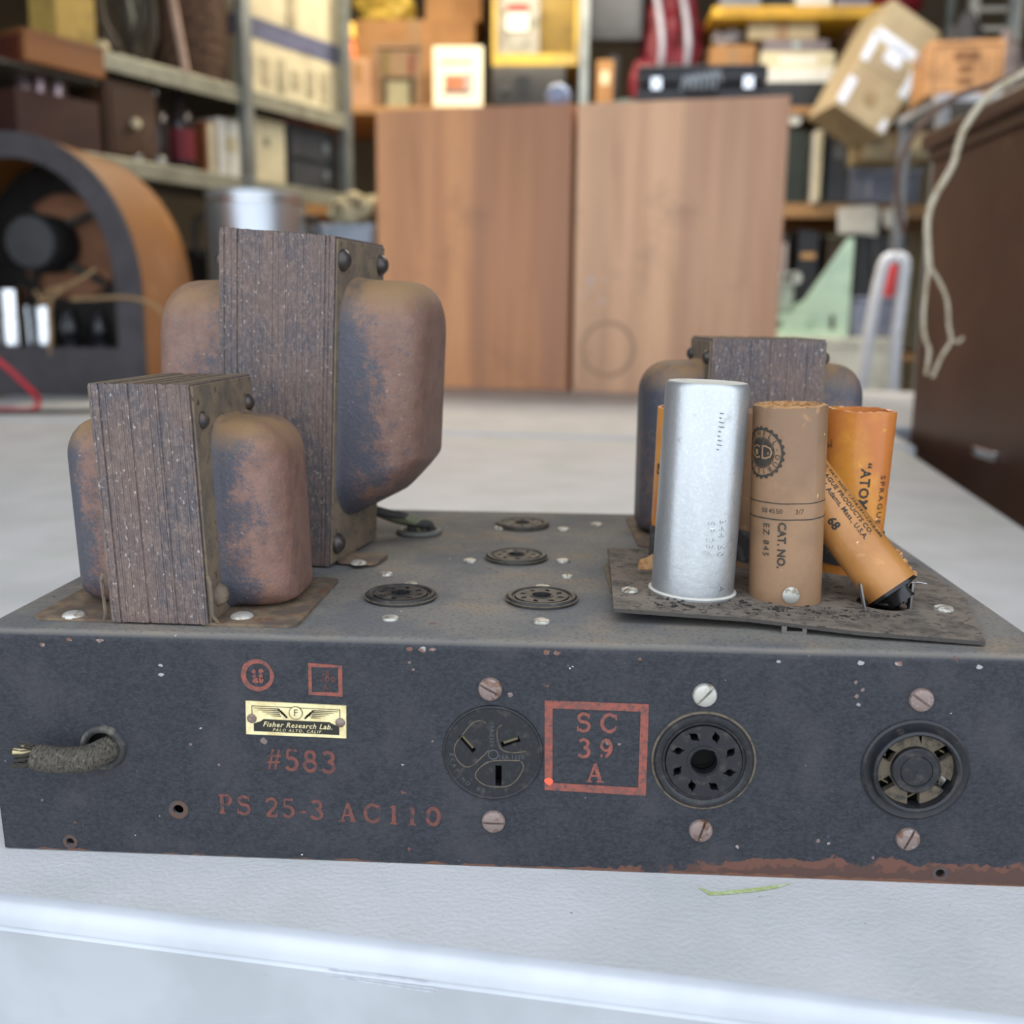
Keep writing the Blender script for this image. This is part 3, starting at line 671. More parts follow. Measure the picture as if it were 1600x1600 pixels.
# small left transformer: front right bottom (.0685,.0083)
w, d = .0318, .058
tr = core_mb(w, d, .0008, .0775, 44, rt, (4, 17, 30)); tr = tr.build('transformer', m_core(), PSU, None, loc=Vector((.0527, .0083+d/2, CH))-Vector((CW/2, CD/2, 0)), rot=(0, 0, -.02)); tr['label'] = 'small transformer at the front left corner, dusty brown with laminated core'
for s in (-1, 1):
    b = bell_mb(-d/2+.013, d/2-.001, .0010, .0650, .0225 if s > 0 else .0215, .0125, s, .011, neck=.0035)
    b.xf(Matrix.Translation((s*w/2, 0, 0))); o = part(b, 'end_bell', m_bell('rust_speckled_bell_paint_a' if s > 0 else 'rust_speckled_bell_paint_d', off=1.2 if s > 0 else 5, ax=(0, .034, .016) if s > 0 else (0, -.018, -.036)), tr, 50)
    fl = MB(); chan(fl, -d/2+.001, d/2-.001, .001, .077, s*w/2, s); part(fl, 'end_plate', m_flange(), tr)
    ft = MB(); xo = s*(w/2+.0118); ft.plate(rrect(xo-.0165, -d/2+.001, xo+.0165, d/2+.004, .004), [], .0001, .0011); part(ft, 'mounting_foot', mat('dusty_foot_plate', rgb(92, 80, 70), .8, .1, [Ly(rgb(122, 104, 84), 90, .45, .6), Ly(rgb(110, 76, 60), 200, .58, .66)], bump=(600, .3, .0004)), tr)
    for yy, zz in ((-d/2+.007, .066), (d/2-.006, .068)) if s > 0 else ((-d/2+.007, .066),):
        rv = MB(); bolt_head(rv, Matrix.Translation((s*(w/2+.0008), yy, zz)) @ RX(s), .0026, .0022); part(rv, 'rivet', m_rivet(), tr, 50)
    if s > 0:
        rv = MB(); bolt_head(rv, Matrix.Translation((s*(w/2+.0008), -d/2+.0085, .0085)) @ RX(s), .0034, .0034); rv.jit(.0003, rt); part(rv, 'rusty_nut', m_flange(), tr, 50)
    sw = MB(); sw.tube([(s*(w/2+.0012), -d/2-.0004, .017+.0), (s*(w/2+.0020), -d/2-.0004, .015), (s*(w/2+.0018), -d/2-.0003, .004), (s*(w/2+.003), -d/2+.001, .0012)], .0006, 6); part(sw, 'clamp_tab', m_flange(), tr, 40)
def shear(o, k):
    S = Matrix.Identity(4); S[0][2] = k
    for c in [o]+list(o.children): c.data.transform(S)
shear(tr, -.036)
for px, py, rr in ((115, 958, .0046), (378, 960, .0048)):
    p = atZ(px, py, CH+.0018); 
    dome(Matrix.Translation((p.x, p.y, CH+.0008)), rr*.82, .0016, m_rivet2(), 'mounting_rivet', None, None, flat=.5)
# big transformer
w, d = .0470, .052
Hs = .1270; z0_ = .0005
tr2 = core_mb(w, d, .0, Hs+.0018, 60, rt, (2, 9, 55, 57), slope=.0036).build('transformer', m_core(), PSU, None); tr2['label'] = 'tallest transformer, standing upright with rounded covers on both sides'
a_ = -math.radians(10); 
R2 = Matrix.Rotation(a_, 4, 'Z')
corner = Vector((.0890, .0869, CH+.0008)); loc2 = corner - (R2 @ Vector((w/2, -d/2, 0))); 
tr2.matrix_local = Matrix.Translation(loc2-Vector((CW/2, CD/2, 0))) @ R2
for s in (-1, 1):
    b = bell_mb(-d/2+.004, d/2+.004, .0180, .1120, .0315 if s > 0 else .0345, .0130, s, .018, neck=.003)
    b.xf(Matrix.Translation((s*w/2, 0, 0)))
    # chamfer the lower outer end like the photo
    nv = []
    for (x, y, z) in b.v:
        f = max(0, (abs(x)-w/2-.010)/.018); 
        if z < .045: z = z + f*.017*(1-(z-.018)/.027 if z > .018 else 1)
        nv.append((x, y, z))
    b.v = nv
    part(b, 'end_bell', m_bell('rust_speckled_bell_paint_b' if s > 0 else 'rust_speckled_bell_paint_c', rgb(120, 92, 80), off=7.3 if s > 0 else 2.2, lo=.45 if s > 0 else .56, ax=(0, .050, .026) if s > 0 else (0, -.05, -.026)), tr2, 50)
    fl = MB(); chan(fl, -d/2+.0008, d/2-.0008, .001, Hs+(-.0010 if s > 0 else .0025), s*w/2, s); part(fl, 'end_plate', m_flange(), tr2)
    for yy, zz in ((-d/2+.0055, Hs-.0085), (d/2-.0055, Hs-.0085), (-d/2+.0055, .0085)):
        rv = MB(); bolt_head(rv, Matrix.Translation((s*(w/2+.0008), yy, zz)) @ RX(s), .0038, .0034); part(rv, 'bolt_head', m_rivet(), tr2, 50)
    ft = MB(); ft.plate(rrect(s*(w/2+.0085)-.0085, -d/2+.006, s*(w/2+.0085)+.0085, -d/2+.024, .003), [], .0, .0011); part(ft, 'mounting_foot', mat('dusty_foot_plate', rgb(92, 80, 70), .8), tr2)
shear(tr2, .045)
p = atZ(560, 880, CH+.002); dome(Matrix.Translation((p.x, p.y, CH+.0018)), .0032, .0014, m_rivet2(), 'mounting_rivet', None, 'bright rivet beside the tallest transformer', flat=.5)
# right transformer
w, d = .0478, .056
tr3 = core_mb(w, d, .001, .0905, 40, rt, (6, 13, 20, 26, 33)).build('transformer', m_core(), PSU, None, loc=Vector((.2665, .1430+d/2, CH))-Vector((CW/2, CD/2, 0)), rot=(0, 0, .03)); tr3['label'] = 'dark transformer at the back right behind the row of capacitors'
for s in (-1, 1):
    b = bell_mb(-d/2+.009, d/2-.001, .0010, .0800, .0268 if s < 0 else .0240, .0130, s, .013, neck=.0035)
    b.xf(Matrix.Translation((s*w/2, 0, 0))); part(b, 'end_bell', m_bell('dark_speckled_bell_paint', rgb(112, 92, 82), off=3, lo=.40), tr3, 50)
    fl = MB(); chan(fl, -d/2+.0008, d/2-.0008, .001, .0895, s*w/2, s); part(fl, 'end_plate', m_flange(), tr3)
    for yy in (-d/2+.0055, d/2-.0055):
        rv = MB(); bolt_head(rv, Matrix.Translation((s*(w/2+.0008), yy, .0825)) @ RX(s), .0028, .0026); part(rv, 'rivet', m_rivet(), tr3, 50)
    ft = MB(); ft.plate(rrect(s*(w/2+.014)-.0150, -d/2-.006, s*(w/2+.014)+.0150, d/2+.004, .004), [], .0001, .0011); part(ft, 'mounting_foot', mat('dusty_foot_plate', rgb(92, 80, 70), .8), tr3)
# ---- top screws
for x, y, r, a, m_ in ((.1131, .0798, .0026, 1.6, m_rivet2()), (.1834, .0823, .0023, 1.6, m_screw2()), (.1976, .1834, .0030, .3, m_screw2())):
    slotted_screw(UPT(x, y), r, a, m_)
for px, py, a in ((734, 874, .6), (880, 874, .1), (780, 823, .2), (880, 825, .9), (610, 963, .1), (846, 968, .2), (642, 911, .3), (848, 915, .7)):
    p = atZ(px, py, CH+.001); slotted_screw(UPT(p.x, p.y), .0029, a, m_screw2())
# ---- rubber grommet ring with wires behind big transformer
gx, gy = .1155, .1560
q = MB(); ring = [(.0088+.0016*math.cos(2*PI*k/10), .0012+.0014*math.sin(2*PI*k/10)) for k in range(11)]
q.lathe(ring, 28, UPT(gx, gy), False, False); gr2 = P(q, 'wire_grommet', mat('grey_rubber_ring', rgb(96, 96, 92), .6), smooth=60)
for k in range(4):
    q = MB(); q.tube(sm_([(gx-.004+k*.0028, gy+.001*k, CH-.006), (gx-.0035+k*.0028, gy-.0015, CH+.004), (gx-.006+k*.0022, gy-.0035, CH+.0085-.0010*k), (gx-.014+.001*k, gy-.004+.001*k, CH+.010-.001*k), (gx-.024, gy-.005, CH+.013)], 6), .0021, 8)
    P(q, 'insulated_wire', mat('pale_green_insulation', rgb(116, 118, 94), .7, 0, [Ly(rgb(84, 82, 68), 200, .5, .6)]) if k % 3 else mat('dark_insulation', rgb(58, 56, 54), .7), gr2, 60)

# ---- fibre plate with capacitors
plt = [(.1985, .0222), (.2422, .0195), (.2759, .0120), (.3125, .0075), (.3262, .0600), (.3250, .112), (.2000, .112), (.1997, .074)]
holes_ = [circ(.2935, .0480, .0090, 24)]
q = MB(); q.plate(plt, holes_, 0, .0013)
def tiltz(x, y): return CH+.0004+(.0034*(1-min(1, max(0, (x-.205)/.09))))+.0003
q.v = [(x, y, z+tiltz(x, y)) for x, y, z in q.v]
fp = P(q, 'mounting_board', m_fibre(), smooth=None, label='warped dusty fibreboard plate under the capacitors')
q = MB(); q.plate([(.1992, .060), (.2300, .060), (.2300, .100), (.1980, .100)], [], CH, CH+.001); P(q, 'board_support', m_flange(), None)
slotted_screw(UPT(.2050, .0440, tiltz(.205, .04)+.0013), .0030, .9, m_screw2(), None, parent=fp)
slotted_screw(UPT(.3120, .0420, tiltz(.31, .04)+.0013), .0034, .5, m_screw2(), None, parent=fp)
p = atZ(973, 886, CH+.001); dome(UPT(p.x, p.y, CH+.001), .0024, .0012, m_screw2(), 'rivet', None, None, flat=.5)
q = MB(); q.plate([(-.004, 0), (.004, 0), (.004, .0028), (.0026, .0028), (.0026, .0012), (-.0024, .0012), (-.0024, .0028), (-.004, .0028)][::-1], [], 0, .0006, FR(.2560, .0768-.0010, .0165)); P(q, 'solder_lug', mat('tinned_lug', rgb(112, 108, 102), .5, .6), fp)
crumbs = MB(); rcr = random.Random(8)
for k in range(170):
    t = rcr.random(); x = .212+.085*t; y = .024+rcr.uniform(0, .02)*(1-t*.4); s_ = rcr.uniform(.0003, .0011)
    crumbs.box((x, y, tiltz(x, y)+.0014), (s_*1.6, s_, .0003), Matrix.Translation((x, y, 0)) @ Matrix.Rotation(rcr.uniform(0, 3), 4, 'Z') @ Matrix.Translation((-x, -y, 0)))
P(crumbs, 'paint_flakes', mat('flaked_paint_crumbs', rgb(104, 94, 84), .9, 0, [Ly(rgb(44, 40, 38), 220, .45, .5)]), fp, kind='stuff')
def can(x, y, z, r, H, rx=0, ry=0): return Matrix.Translation((x, y, z)) @ Matrix.Rotation(ry, 4, 'Y') @ Matrix.Rotation(rx, 4, 'X')
def wrapper(T, r, th0, z0, up=1, lift=.00024):
    # text direction runs down the can, letter tops to the right
    def w(x, y):
        a = th0+y/r; return tuple(T @ Vector(((r+lift)*math.sin(a), -(r+lift)*math.cos(a), z0-x)))
    return w
# aluminium can
r = .0146; TA_ = can(.2274, .0505, .0790, r, .073, 0, .030); H = .0750
q = MB(); q.lathe([(.0001, -.0030), (r*.55, -.0028), (r*.88, -.0012), (r*1.0, .0008), (r*1.055, .0014), (r*1.055, .0021), (r*.99, .0026), (r*.985, .006), (r*.975, H-.0022), (r*.95, H-.0006), (r*.90, H+.0001), (r*.86, H-.0002), (r*.6, H-.0007), (.0001, H-.0007)], 56, TA_, False, False)
alu = P(q, 'aluminium_capacitor', m_alu(), None, 40, 'tall shiny aluminium can capacitor')
q = MB(); em_w = lambda th, z: wrapper(TA_, r*.985, th, z)
text_mb(q, 'SP 234', .0026, None, wrap=em_w(.20, .0235), spacing=1.2); text_mb(q, '344 50', .0026, None, wrap=em_w(.50, .0235), spacing=1.3)
text_mb(q, 'IE M', .0026, None, wrap=em_w(.88, .0210), spacing=1.5); text_mb(q, 'A', .0030, None, wrap=em_w(.62, .0060)); text_mb(q, 'N', .0028, None, wrap=em_w(.95, .0060))
P(q, 'embossed_lettering', mat('embossed_alu', rgb(196, 200, 202), .3, .8), alu)
q = MB()
for k in range(9): 
    z = .066-.0015*k; a0 = .18+.02*rcr.random(); L_ = rcr.uniform(.0006, .0022); pts = [wrapper(TA_, r*.985, a0, z)(*v) for v in ((0, 0), (.0003, 0), (.0006, L_*.6), (.0003, L_))]; q.add(pts, [(0, 1, 2, 3)])
P(q, 'scratches', mat('dark_scratch', rgb(112, 112, 110), .6), alu)
def card_tube(name, T, r, H, m, label, torn=0, seed=1, inner=None, n=64):
    rg = random.Random(seed); q = MB(); th_ = .0012; vs = []; fs = []
    prof = [(r*.6, .0003), (r, 0), (r, H*.5), (r, H), (r-th_, H), (r-th_, H-.012), (.0001, H-.012)]
    for i, (rr, z) in enumerate(prof):
        for k in range(n):
            a = 2*PI*k/n; zz = z
            if i in (3, 4) and torn: zz += torn*(.5*math.sin(a*3+seed)+.5*rg.uniform(-1, 1))*.5
            ro = rr*(1+.006*math.sin(2*a+seed)+.004*math.sin(3*a)) if i in (1, 2, 3, 4) else rr
            vs.append((ro*math.cos(a), ro*math.sin(a), zz))
    for i in range(len(prof)-1):
        for k in range(n): fs.append((i*n+k, i*n+(k+1) % n, (i+1)*n+(k+1) % n, (i+1)*n+k))
    fs.append(tuple(range(n-1, -1, -1)))
    q.add(vs, fs, T); o = P(q, name, m, None, 40, label)
    return o
# brown card tube
r = .0124; TB_ = can(.2598, .0500, .0783, r, .068, 0, -.030); H = .0682
br = card_tube('paper_capacitor', TB_, r, H, m_tan(), 'brown card tube capacitor printed with a round seal', torn=.0008, seed=3)
q = MB(); q.lathe([(r*.995-.0002, H-.0006), (r*.995, H+.0003), (r-.0016, H+.0006), (r-.002, H-.003), (.0001, H-.004)], 40, TB_, False, False); q.jit(.00022, rcr); P(q, 'frayed_rim', m_tornc(), br, 60)
wb = lambda th, z: wrapper(TB_, r, th, z)
q = MB(); text_mb(q, 'CAT. NO.', .0026, None, wrap=wb(-.34, .0220), spacing=1.0, bold=.03, shear=0); text_mb(q, 'EZ 845', .0023, None, wrap=wb(-.78, .0235), spacing=1.25)
def band(q, T, r, z, hgt, a0=-1.9, a1=1.9, lift=.00012, n=40, wig=0):
    vs = []
    for k in range(n+1):
        a = a0+(a1-a0)*k/n; ww = wig*math.sin(k*.7)
        for zz in (z-hgt/2, z+hgt/2): vs.append(tuple(T @ Vector(((r+lift)*math.sin(a), -(r+lift)*math.cos(a), zz+ww))))
    q.add(vs, [(2*k, 2*k+2, 2*k+3, 2*k+1) for k in range(n)])
band(q, TB_, r, .0363, .00035, wig=.00006); band(q, TB_, r, .0308, .0004, wig=.00006)
for th, s in ((-.85, '50'), (-.62, '45'), (-.42, '50'), (.12, '3/7')):
    v, f = textdata(s, .0016); q.add([tuple(TB_ @ Vector(((r+.00012)*math.sin(th+x/r), -(r+.00012)*math.cos(th+x/r), .0335+y))) for x, y, z in v], f)
# gear edged seal
def seal_pt(x, y, c=(-1.02, .0530), lift=.00012): a = c[0]+x/r; return tuple(TB_ @ Vector(((r+lift)*math.sin(a), -(r+lift)*math.cos(a), c[1]+y)))
def ringpoly(ro, ri, gear=0, n=96, lift=.00012):
    vs = []
    for k in range(n):
        a = 2*PI*k/n; R_ = ro*(1+(gear if k % 4 < 2 else -gear)); vs += [seal_pt(R_*math.cos(a), R_*math.sin(a), lift=lift), seal_pt(ri*math.cos(a), ri*math.sin(a), lift=lift)]
    q.add(vs, [(2*k, 2*((k+1) % n), 2*((k+1) % n)+1, 2*k+1) for k in range(n)])
ringpoly(.0086, .0076, .035); ringpoly(.0053, .0050); ringpoly(.0048, .0001, lift=.00010)
for k, c in enumerate('CORNELL-DUBILIER'):
    a = math.radians(170-k*22.5); v, f = textdata(c, .0017); 
    for i, (x, y, z) in enumerate(v):
        X = .0064*math.cos(a)+math.cos(a-PI/2)*x-math.sin(a-PI/2)*y; Y_ = .0064*math.sin(a)+math.sin(a-PI/2)*x+math.cos(a-PI/2)*y; v[i] = seal_pt(X, Y_)
    q.add(v, f)
P(q, 'printed_lettering', m_print(), br)
q = MB(); v, f = textdata('CD', .0048); q.add([seal_pt(x, y, lift=.0002) for x, y, z in v], f); P(q, 'seal_monogram', m_tan(), br)
q = MB(); a = .02; c_ = TB_ @ Vector((r*math.sin(a)*0, -r-.0001, .0048)); q.lathe([(.0029, 0), (.0029, .0003), (.0022, .0007), (.0001, .0008)], 22, FR(c_.x-.0005, c_.z, c_.y)); P(q, 'eyelet', m_screw2(), br, 50, label='round grey metal eyelet')
# rear amber tubes
def tape(T, r, z0, z1, parent):
    q = MB(); q.lathe([(r+.0004, z0), (r+.0004, z1)], 40, T, False, False); return P(q, 'black_tape_band', mat('black_cloth_tape', rgb(52, 50, 50), .8, 0, [Ly(rgb(80, 76, 74), 300, .5, .6)], bump=(900, .4, .0004)), parent, 40)
r2 = .0131
TC_ = can(.2925, .0960, .0785, r2, .063, 0, .035); aR = card_tube('paper_capacitor', TC_, r2, .0630, m_amber(), 'open topped amber tube capacitor at the right', torn=.0010, seed=5)
q = MB(); wc = lambda th, z: wrapper(TC_, r2, th, z)
text_mb(q, 'SPRAGUE', .0027, None, wrap=wc(.62, .0300), spacing=1.25); text_mb(q, '\u201cATOM\u201d', .0036, None, wrap=wc(.02, .0340), bold=.03, spacing=1.1); text_mb(q, '\u201cS', .0028, None, wrap=wc(-1.15, .050))
P(q, 'printed_lettering', m_print(), aR)
TD_ = can(.2290, .0960, .0785, r2, .063, 0, .02); aL = card_tube('paper_capacitor', TD_, r2, .0625, m_amber(), 'amber tube capacitor mostly hidden by the aluminium can', torn=.0004, seed=6)
q = MB(); wd = lambda th, z: wrapper(TD_, r2, th, z); text_mb(q, 'North Adams, Mass. U.S.A.', .0022, None, wrap=wd(-.80, .0330), spacing=.95); text_mb(q, '85', .0032, None, wrap=wd(-1.1, .0390), bold=.03); P(q, 'printed_lettering', m_print(), aL)
tape(TD_, r2, .004, .0165, aL)
TE_ = can(.2610, .0960, .0785, r2, .063); aM = card_tube('paper_capacitor', TE_, r2, .0615, m_tan(), 'brown tube capacitor hidden between the front two', torn=.0004, seed=7); tape(TE_, r2, .004, .0165, aM)
q = MB(); q.prism([(-.0040, -.003), (.001, -.0035), (.0035, .001), (.002, .0045), (-.001, .0030), (-.0035, .002)], 0, .001, Matrix.Translation((.2142, .079, .0822)) @ Matrix.Rotation(1.1, 4, 'X')); q.jit(.0004, rcr); P(q, 'torn_card_scrap', m_tornc(), None, 40)
tape(TC_, r2, .004, .0165, aR)
# tipped tube
r3 = .0092; foot = Vector((.2955, .0460, .0838)); topp = Vector((.2610, .0700, .1290)); ax = (topp-foot).normalized(); Lt = .0560
zx = ax; xx = Vector((1, 0, 0)); xx = (xx-zx*xx.dot(zx)).normalized(); yy = zx.cross(xx)
TT_ = Matrix.Translation(foot) @ Matrix((xx, yy, zx)).transposed().to_4x4()
tt = card_tube('paper_capacitor', TT_, r3, Lt, m_amber2(), 'amber brown tube capacitor tipped over to the left', torn=.0005, seed=9)
q = MB(); wt = lambda th, z: wrapper(TT_, r3, th, z)
text_mb(q, 'U.S. PAT. NOS. 1,714,191\u20131,916,586', .00155, None, wrap=wt(.62, .0330), spacing=1.0, bold=.01); text_mb(q, 'SPRAGUE PRODUCTS CO.', .0018, None, wrap=wt(.30, .0340), bold=.01); text_mb(q, 'N. Adams, Mass., U.S.A.', .0018, None, wrap=wt(.0, .0310), bold=.01); text_mb(q, '68', .0030, None, wrap=wt(-.62, .0290), bold=.03)
P(q, 'printed_lettering', m_print(), tt)
q = MB(); q.lathe([(r3*1.0, -.0012), (r3*.99, .0002)], 30, TT_, False, False); q.lathe([(r3*.55, -.0055), (r3*.6, -.002), (r3*.8, 0)], 20, TT_); P(q, 'exposed_foil_end', mat('black_tar', rgb(26, 24, 24), .25), tt, 40)
q = MB()
for k in range(30):
    a = rcr.uniform(-.6, .9); z = rcr.uniform(.0, .010); s_ = rcr.uniform(.0004, .0012); p = TT_ @ Vector((r3*math.cos(a), r3*math.sin(a), z)); q.box(p, (s_, s_, s_*1.4), None)
q.jit(.0003, rcr); P(q, 'torn_fibres', m_tornc(), tt, kind='stuff')
q = MB()
for x, y, z, dx, h_ in ((.2862, .0395, .0775, -.0026, .0105), (.3010, .0440, .0775, .0002, .0095)):
    q.box((x+dx/2, y, z+h_/2), (.0006, .0030, h_), Matrix.Translation((x, y, z)) @ Matrix.Rotation(math.atan2(dx, h_), 4, 'Y') @ Matrix.Translation((-x, -y, -z)))
q.tube([(.3010, .0440, .0865), (.3030, .0435, .0872), (.3060, .0430, .0868)], .00025, 5); q.tube([(.2990, .043, .0790), (.3000, .043, .0868), (.3018, .043, .0872)], .0003, 5)
P(q, 'bent_metal_tab', mat('tinned_tab', rgb(150, 148, 146), .3, .8), fp)
q = MB(); q.lathe([(.0086, .0770), (.0086, .0775)], 20, Matrix.Translation((.2935, .0480, 0))); q.lathe([(.0050+.0012*math.cos(2*PI*k/8), .0792+.0010*math.sin(2*PI*k/8)) for k in range(9)], 20, Matrix.Translation((.2935, .0480, 0)), False, False); P(q, 'broken_base', mat('black_tar', rgb(26, 24, 24), .25), fp, 50)
#%%BACKGROUND%%
# ================================================================== BACKGROUND HELPERS
def TH(mb, name, m, loc, label, cat, rz=0, smooth=None, group=None, kind=None):
    """one-mesh thing: mesh in local coordinates, origin at its base"""
    o = mb.build(name, m, None, smooth, loc=loc, rot=(0, 0, rz)); return tag(o, label, cat, group, kind)
cardb = mat('brown_corrugated_card', rgb(164, 122, 78), .8, 0, [Ly(rgb(150, 110, 70), 8, .45, .6)])
cardb2 = mat('tan_corrugated_card', rgb(178, 162, 130), .8, 0, [Ly(rgb(166, 148, 118), 8, .45, .6)])
cardb3 = mat('pinkish_corrugated_card', rgb(178, 140, 108), .8, 0, [Ly(rgb(162, 124, 94), 8, .45, .6)])
packt = mat('brown_packing_tape', rgb(150, 118, 82), .25)
white_m = plain('white_card', 226, 224, 214, .6, var=.93)
black_m = plain('black_plastic', 34, 35, 38, .4)
dgrey_m = plain('dark_grey_plastic', 70, 72, 76, .5)
grey_m = plain('mid_grey_plastic', 128, 132, 138, .5)
blue_m = plain('slate_blue_print', 96, 100, 128, .7)
chrome_m = mat('polished_chrome', rgb(212, 214, 216), .12, 1)
steel_m = plain('galvanised_steel', 150, 156, 154, .4, .6)
cream_m = plain('cream_card', 212, 202, 168, .7, var=.92)
def carton(label, loc, dx, dy, dz, rz=0, m=None, name='cardboard_box', tape=True, cat='box', tilt=None, group=None):
    m = m or cardb
    o = TH(MB().box((0, 0, dz/2), (dx, dy, dz), ch=.003), name, m, loc, label, cat, rz, group=group)
    fl = MB(); t = .0025
    fl.box((0, -dy/4-.001, dz+t/2), (dx-.004, dy/2-.004, t)); part(fl, 'flap', m, o)
    fl = MB(); fl.box((0, dy/4+.001, dz+t/2), (dx-.004, dy/2-.004, t)); part(fl, 'flap', m, o)
    if tape:
        tp = MB(); tp.box((0, 0, dz+t+.0006), (dx, .05, .001)); tp.box((-dx/2-.0006, 0, dz*.85), (.001, .05, dz*.3)); tp.box((dx/2+.0006, 0, dz*.85), (.001, .05, dz*.3)); part(tp, 'packing_tape', packt, o)
    if tilt is not None:
        o.rotation_euler = tilt
    return o
def px_box(px0, py0, px1, py1, Y):
    a = atY(px0, py1, Y); b = atY(px1, py0, Y); return (a.x+b.x)/2, b.x-a.x, a.z, b.z-a.z
# ------------------------------------------------------------------ speaker cabinets on the second table
def speaker(label, p_right, px_left, px_right, py_top, yaw, m, depth=.30):
    d = Vector((math.cos(yaw), -math.sin(yaw), 0)); n = Vector((math.sin(yaw), math.cos(yaw), 0))
    q0 = atPlane(px_left, 400, p_right, n); q1 = atPlane(px_right, 400, p_right, n)
    w = (Vector((q1.x, q1.y, 0))-Vector((q0.x, q0.y, 0))).length
    top = atPlane(px_right, py_top, p_right, n).z
    cx, cy = (q0.x+q1.x)/2+n.x*depth/2, (q0.y+q1.y)/2+n.y*depth/2
    t = thing('speaker_cabinet', label, 'speaker', (cx, cy, 0), -yaw)
    part(MB().box((0, -depth/2+.009, top/2), (w-.004, .018, top-.004)), 'end_panel', m, t)
    for s in (-1, 1): part(MB().box((s*(w/2-.010), .008, top/2), (.020, depth-.016, top), ch=.001), 'side_panel', m, t)
    part(MB().box((0, .008, top-.009), (w-.041, depth-.017, .018)), 'top_panel', m, t); part(MB().box((0, .008, .009), (w-.041, depth-.017, .018)), 'bottom_panel', m, t)
    part(MB().box((0, depth/2-.015, top/2), (w-.041, .012, top-.037)), 'grille_board', black_m, t)
    return t, top
mwL = wood('orange_walnut_veneer', rgb(224, 160, 108), rgb(184, 130, 96), rgb(178, 120, 80), 7)
mwR = wood('pale_walnut_veneer', rgb(236, 188, 148), rgb(206, 158, 126), rgb(190, 140, 108), 7)
pR = atZ(892, 612); spL, topL = speaker('orange brown wooden speaker cabinet, left of the pair', pR, 589, 891, 160, math.radians(11), mwL)
pR2 = atZ(902, 613); spR, topR = speaker('paler brown wooden speaker cabinet with a water ring, right of the pair', pR2, 897, 1221, 148, math.radians(11), mwR)
mk = MB(); 
q = MB(); wq = .47
nn = 40
q.plate(circ(0, 0, .064, nn), [circ(0, 0, .055, nn)], 0, .0004, Matrix.Translation((-.145, -.1502, .10)) @ Matrix.Rotation(PI/2, 4, 'X')); part(q, 'water_ring', mat('pale_water_stain', rgb(176, 142, 112), .5), spR)
q = MB(); rs = random.Random(2)
for k in range(5): blob(q, Matrix.Translation((-.205+rs.uniform(0, .05), -.1503, .225+rs.uniform(-.03, .03))) @ Matrix.Rotation(PI/2, 4, 'X'), rs.uniform(.004, .009), rs)
part(q, 'white_scuffs', mat('white_scuff', rgb(206, 190, 184), .7), spR, kind='stuff')
# case and small things on top of the speakers
def on_top(px, Y, z): p = atY(px, 160, Y); return (p.x, p.y, z)
p = on_top(1092, 2.20, topR)
t = thing('carry_case', 'black carry case with pale script lettering lying on the right speaker cabinet', 'case', p, -.06)
part(MB().box((0, 0, .022), (.285, .19, .040), ch=.010), 'case_base', plain('black_vinyl', 58, 60, 66, .45), t, 40); part(MB().box((0, 0, .064), (.285, .19, .040), ch=.010), 'case_lid', plain('black_vinyl', 58, 60, 66, .45), t, 40)
q = MB(); text_mb(q, 'Samson', .034, Matrix.Translation((-.015, -.0962, .045)) @ Matrix.Rotation(PI/2, 4, 'X'), shear=.5, bold=.04) if False else None
q = MB()
for k in range(7): q.tube(sm_([(-.045+.012*k, -.0965, .030+.004*(k % 2)), (-.038+.012*k, -.0965, .058+.002*k), (-.030+.012*k, -.0965, .034+.002*k)], 5), .0036, 5)
part(q, 'script_lettering', plain('pale_logo_print', 176, 184, 190, .5), t)
for x in (-.10, .10):
    q = MB().box((x, -.098, .044), (.022, .005, .026), ch=.001); part(q, 'latch', chrome_m, t)
q = MB().tube(sm_([(-.03, -.096, .026), (-.028, -.112, .024), (.028, -.112, .024), (.03, -.096, .026)], 5), .004, 8); part(q, 'handle', black_m, t, 50)
def ball_thing(name, label, cat, p, r, m, parts=()):
    q = MB(); q.lathe([(.001, 0)]+[(r*math.sin(a), r-r*math.cos(a)) for a in [PI*k/14 for k in range(1, 14)]]+[(.001, 2*r)], 24)
    return TH(q, name, m, p, label, cat, 0, 60)
ball_thing('ball', 'shiny pale blue ball on the left speaker cabinet beside the steel post', 'ball', on_top(872, 2.2, topL), .030, plain('glossy_pale_blue', 150, 168, 200, .12))
q = MB(); q.lathe([(.020, 0), (.034, .010), (.040, .030), (.037, .031), (.030, .012), (.001, .006)], 24); TH(q, 'bowl', plain('aqua_glaze', 150, 196, 190, .3), on_top(984, 2.24, topR), 'small aqua green bowl at the left end of the right speaker cabinet', 'bowl', 0, 50)

# ------------------------------------------------------------------ big dark cabinet at the right
mdk = wood('dark_walnut_cabinet', rgb(74, 48, 36), rgb(62, 38, 28), rgb(84, 54, 40), 5, .4, 'y')
fz = atZ(1405, 700, 0); A = Vector((.716, 1.33, 0)); ztop = atY(1427, 208, 1.33).z
B_ = atZ(1600, 135, ztop); B_ = Vector((B_.x, B_.y, 0)); dirn = (B_-A); dirn.normalize(); Lc = 1.15; wc_ = .5
ang = math.atan2(dirn.y, dirn.x)  # local x along face
cab = thing('wooden_cabinet', 'tall dark brown wooden cabinet standing on the floor at the right of the table', 'cabinet', (A.x, A.y, FLZ), ang)
Hc = ztop-FLZ
part(MB().box((Lc/2, wc_/2, (Hc-.03)/2+.04), (Lc-.012, wc_-.012, Hc-.11)), 'cabinet_body', mdk, cab)
part(MB().box((Lc/2, wc_/2, Hc-.0125), (Lc+.02, wc_+.02, .025), ch=.005), 'top_board', mdk, cab)
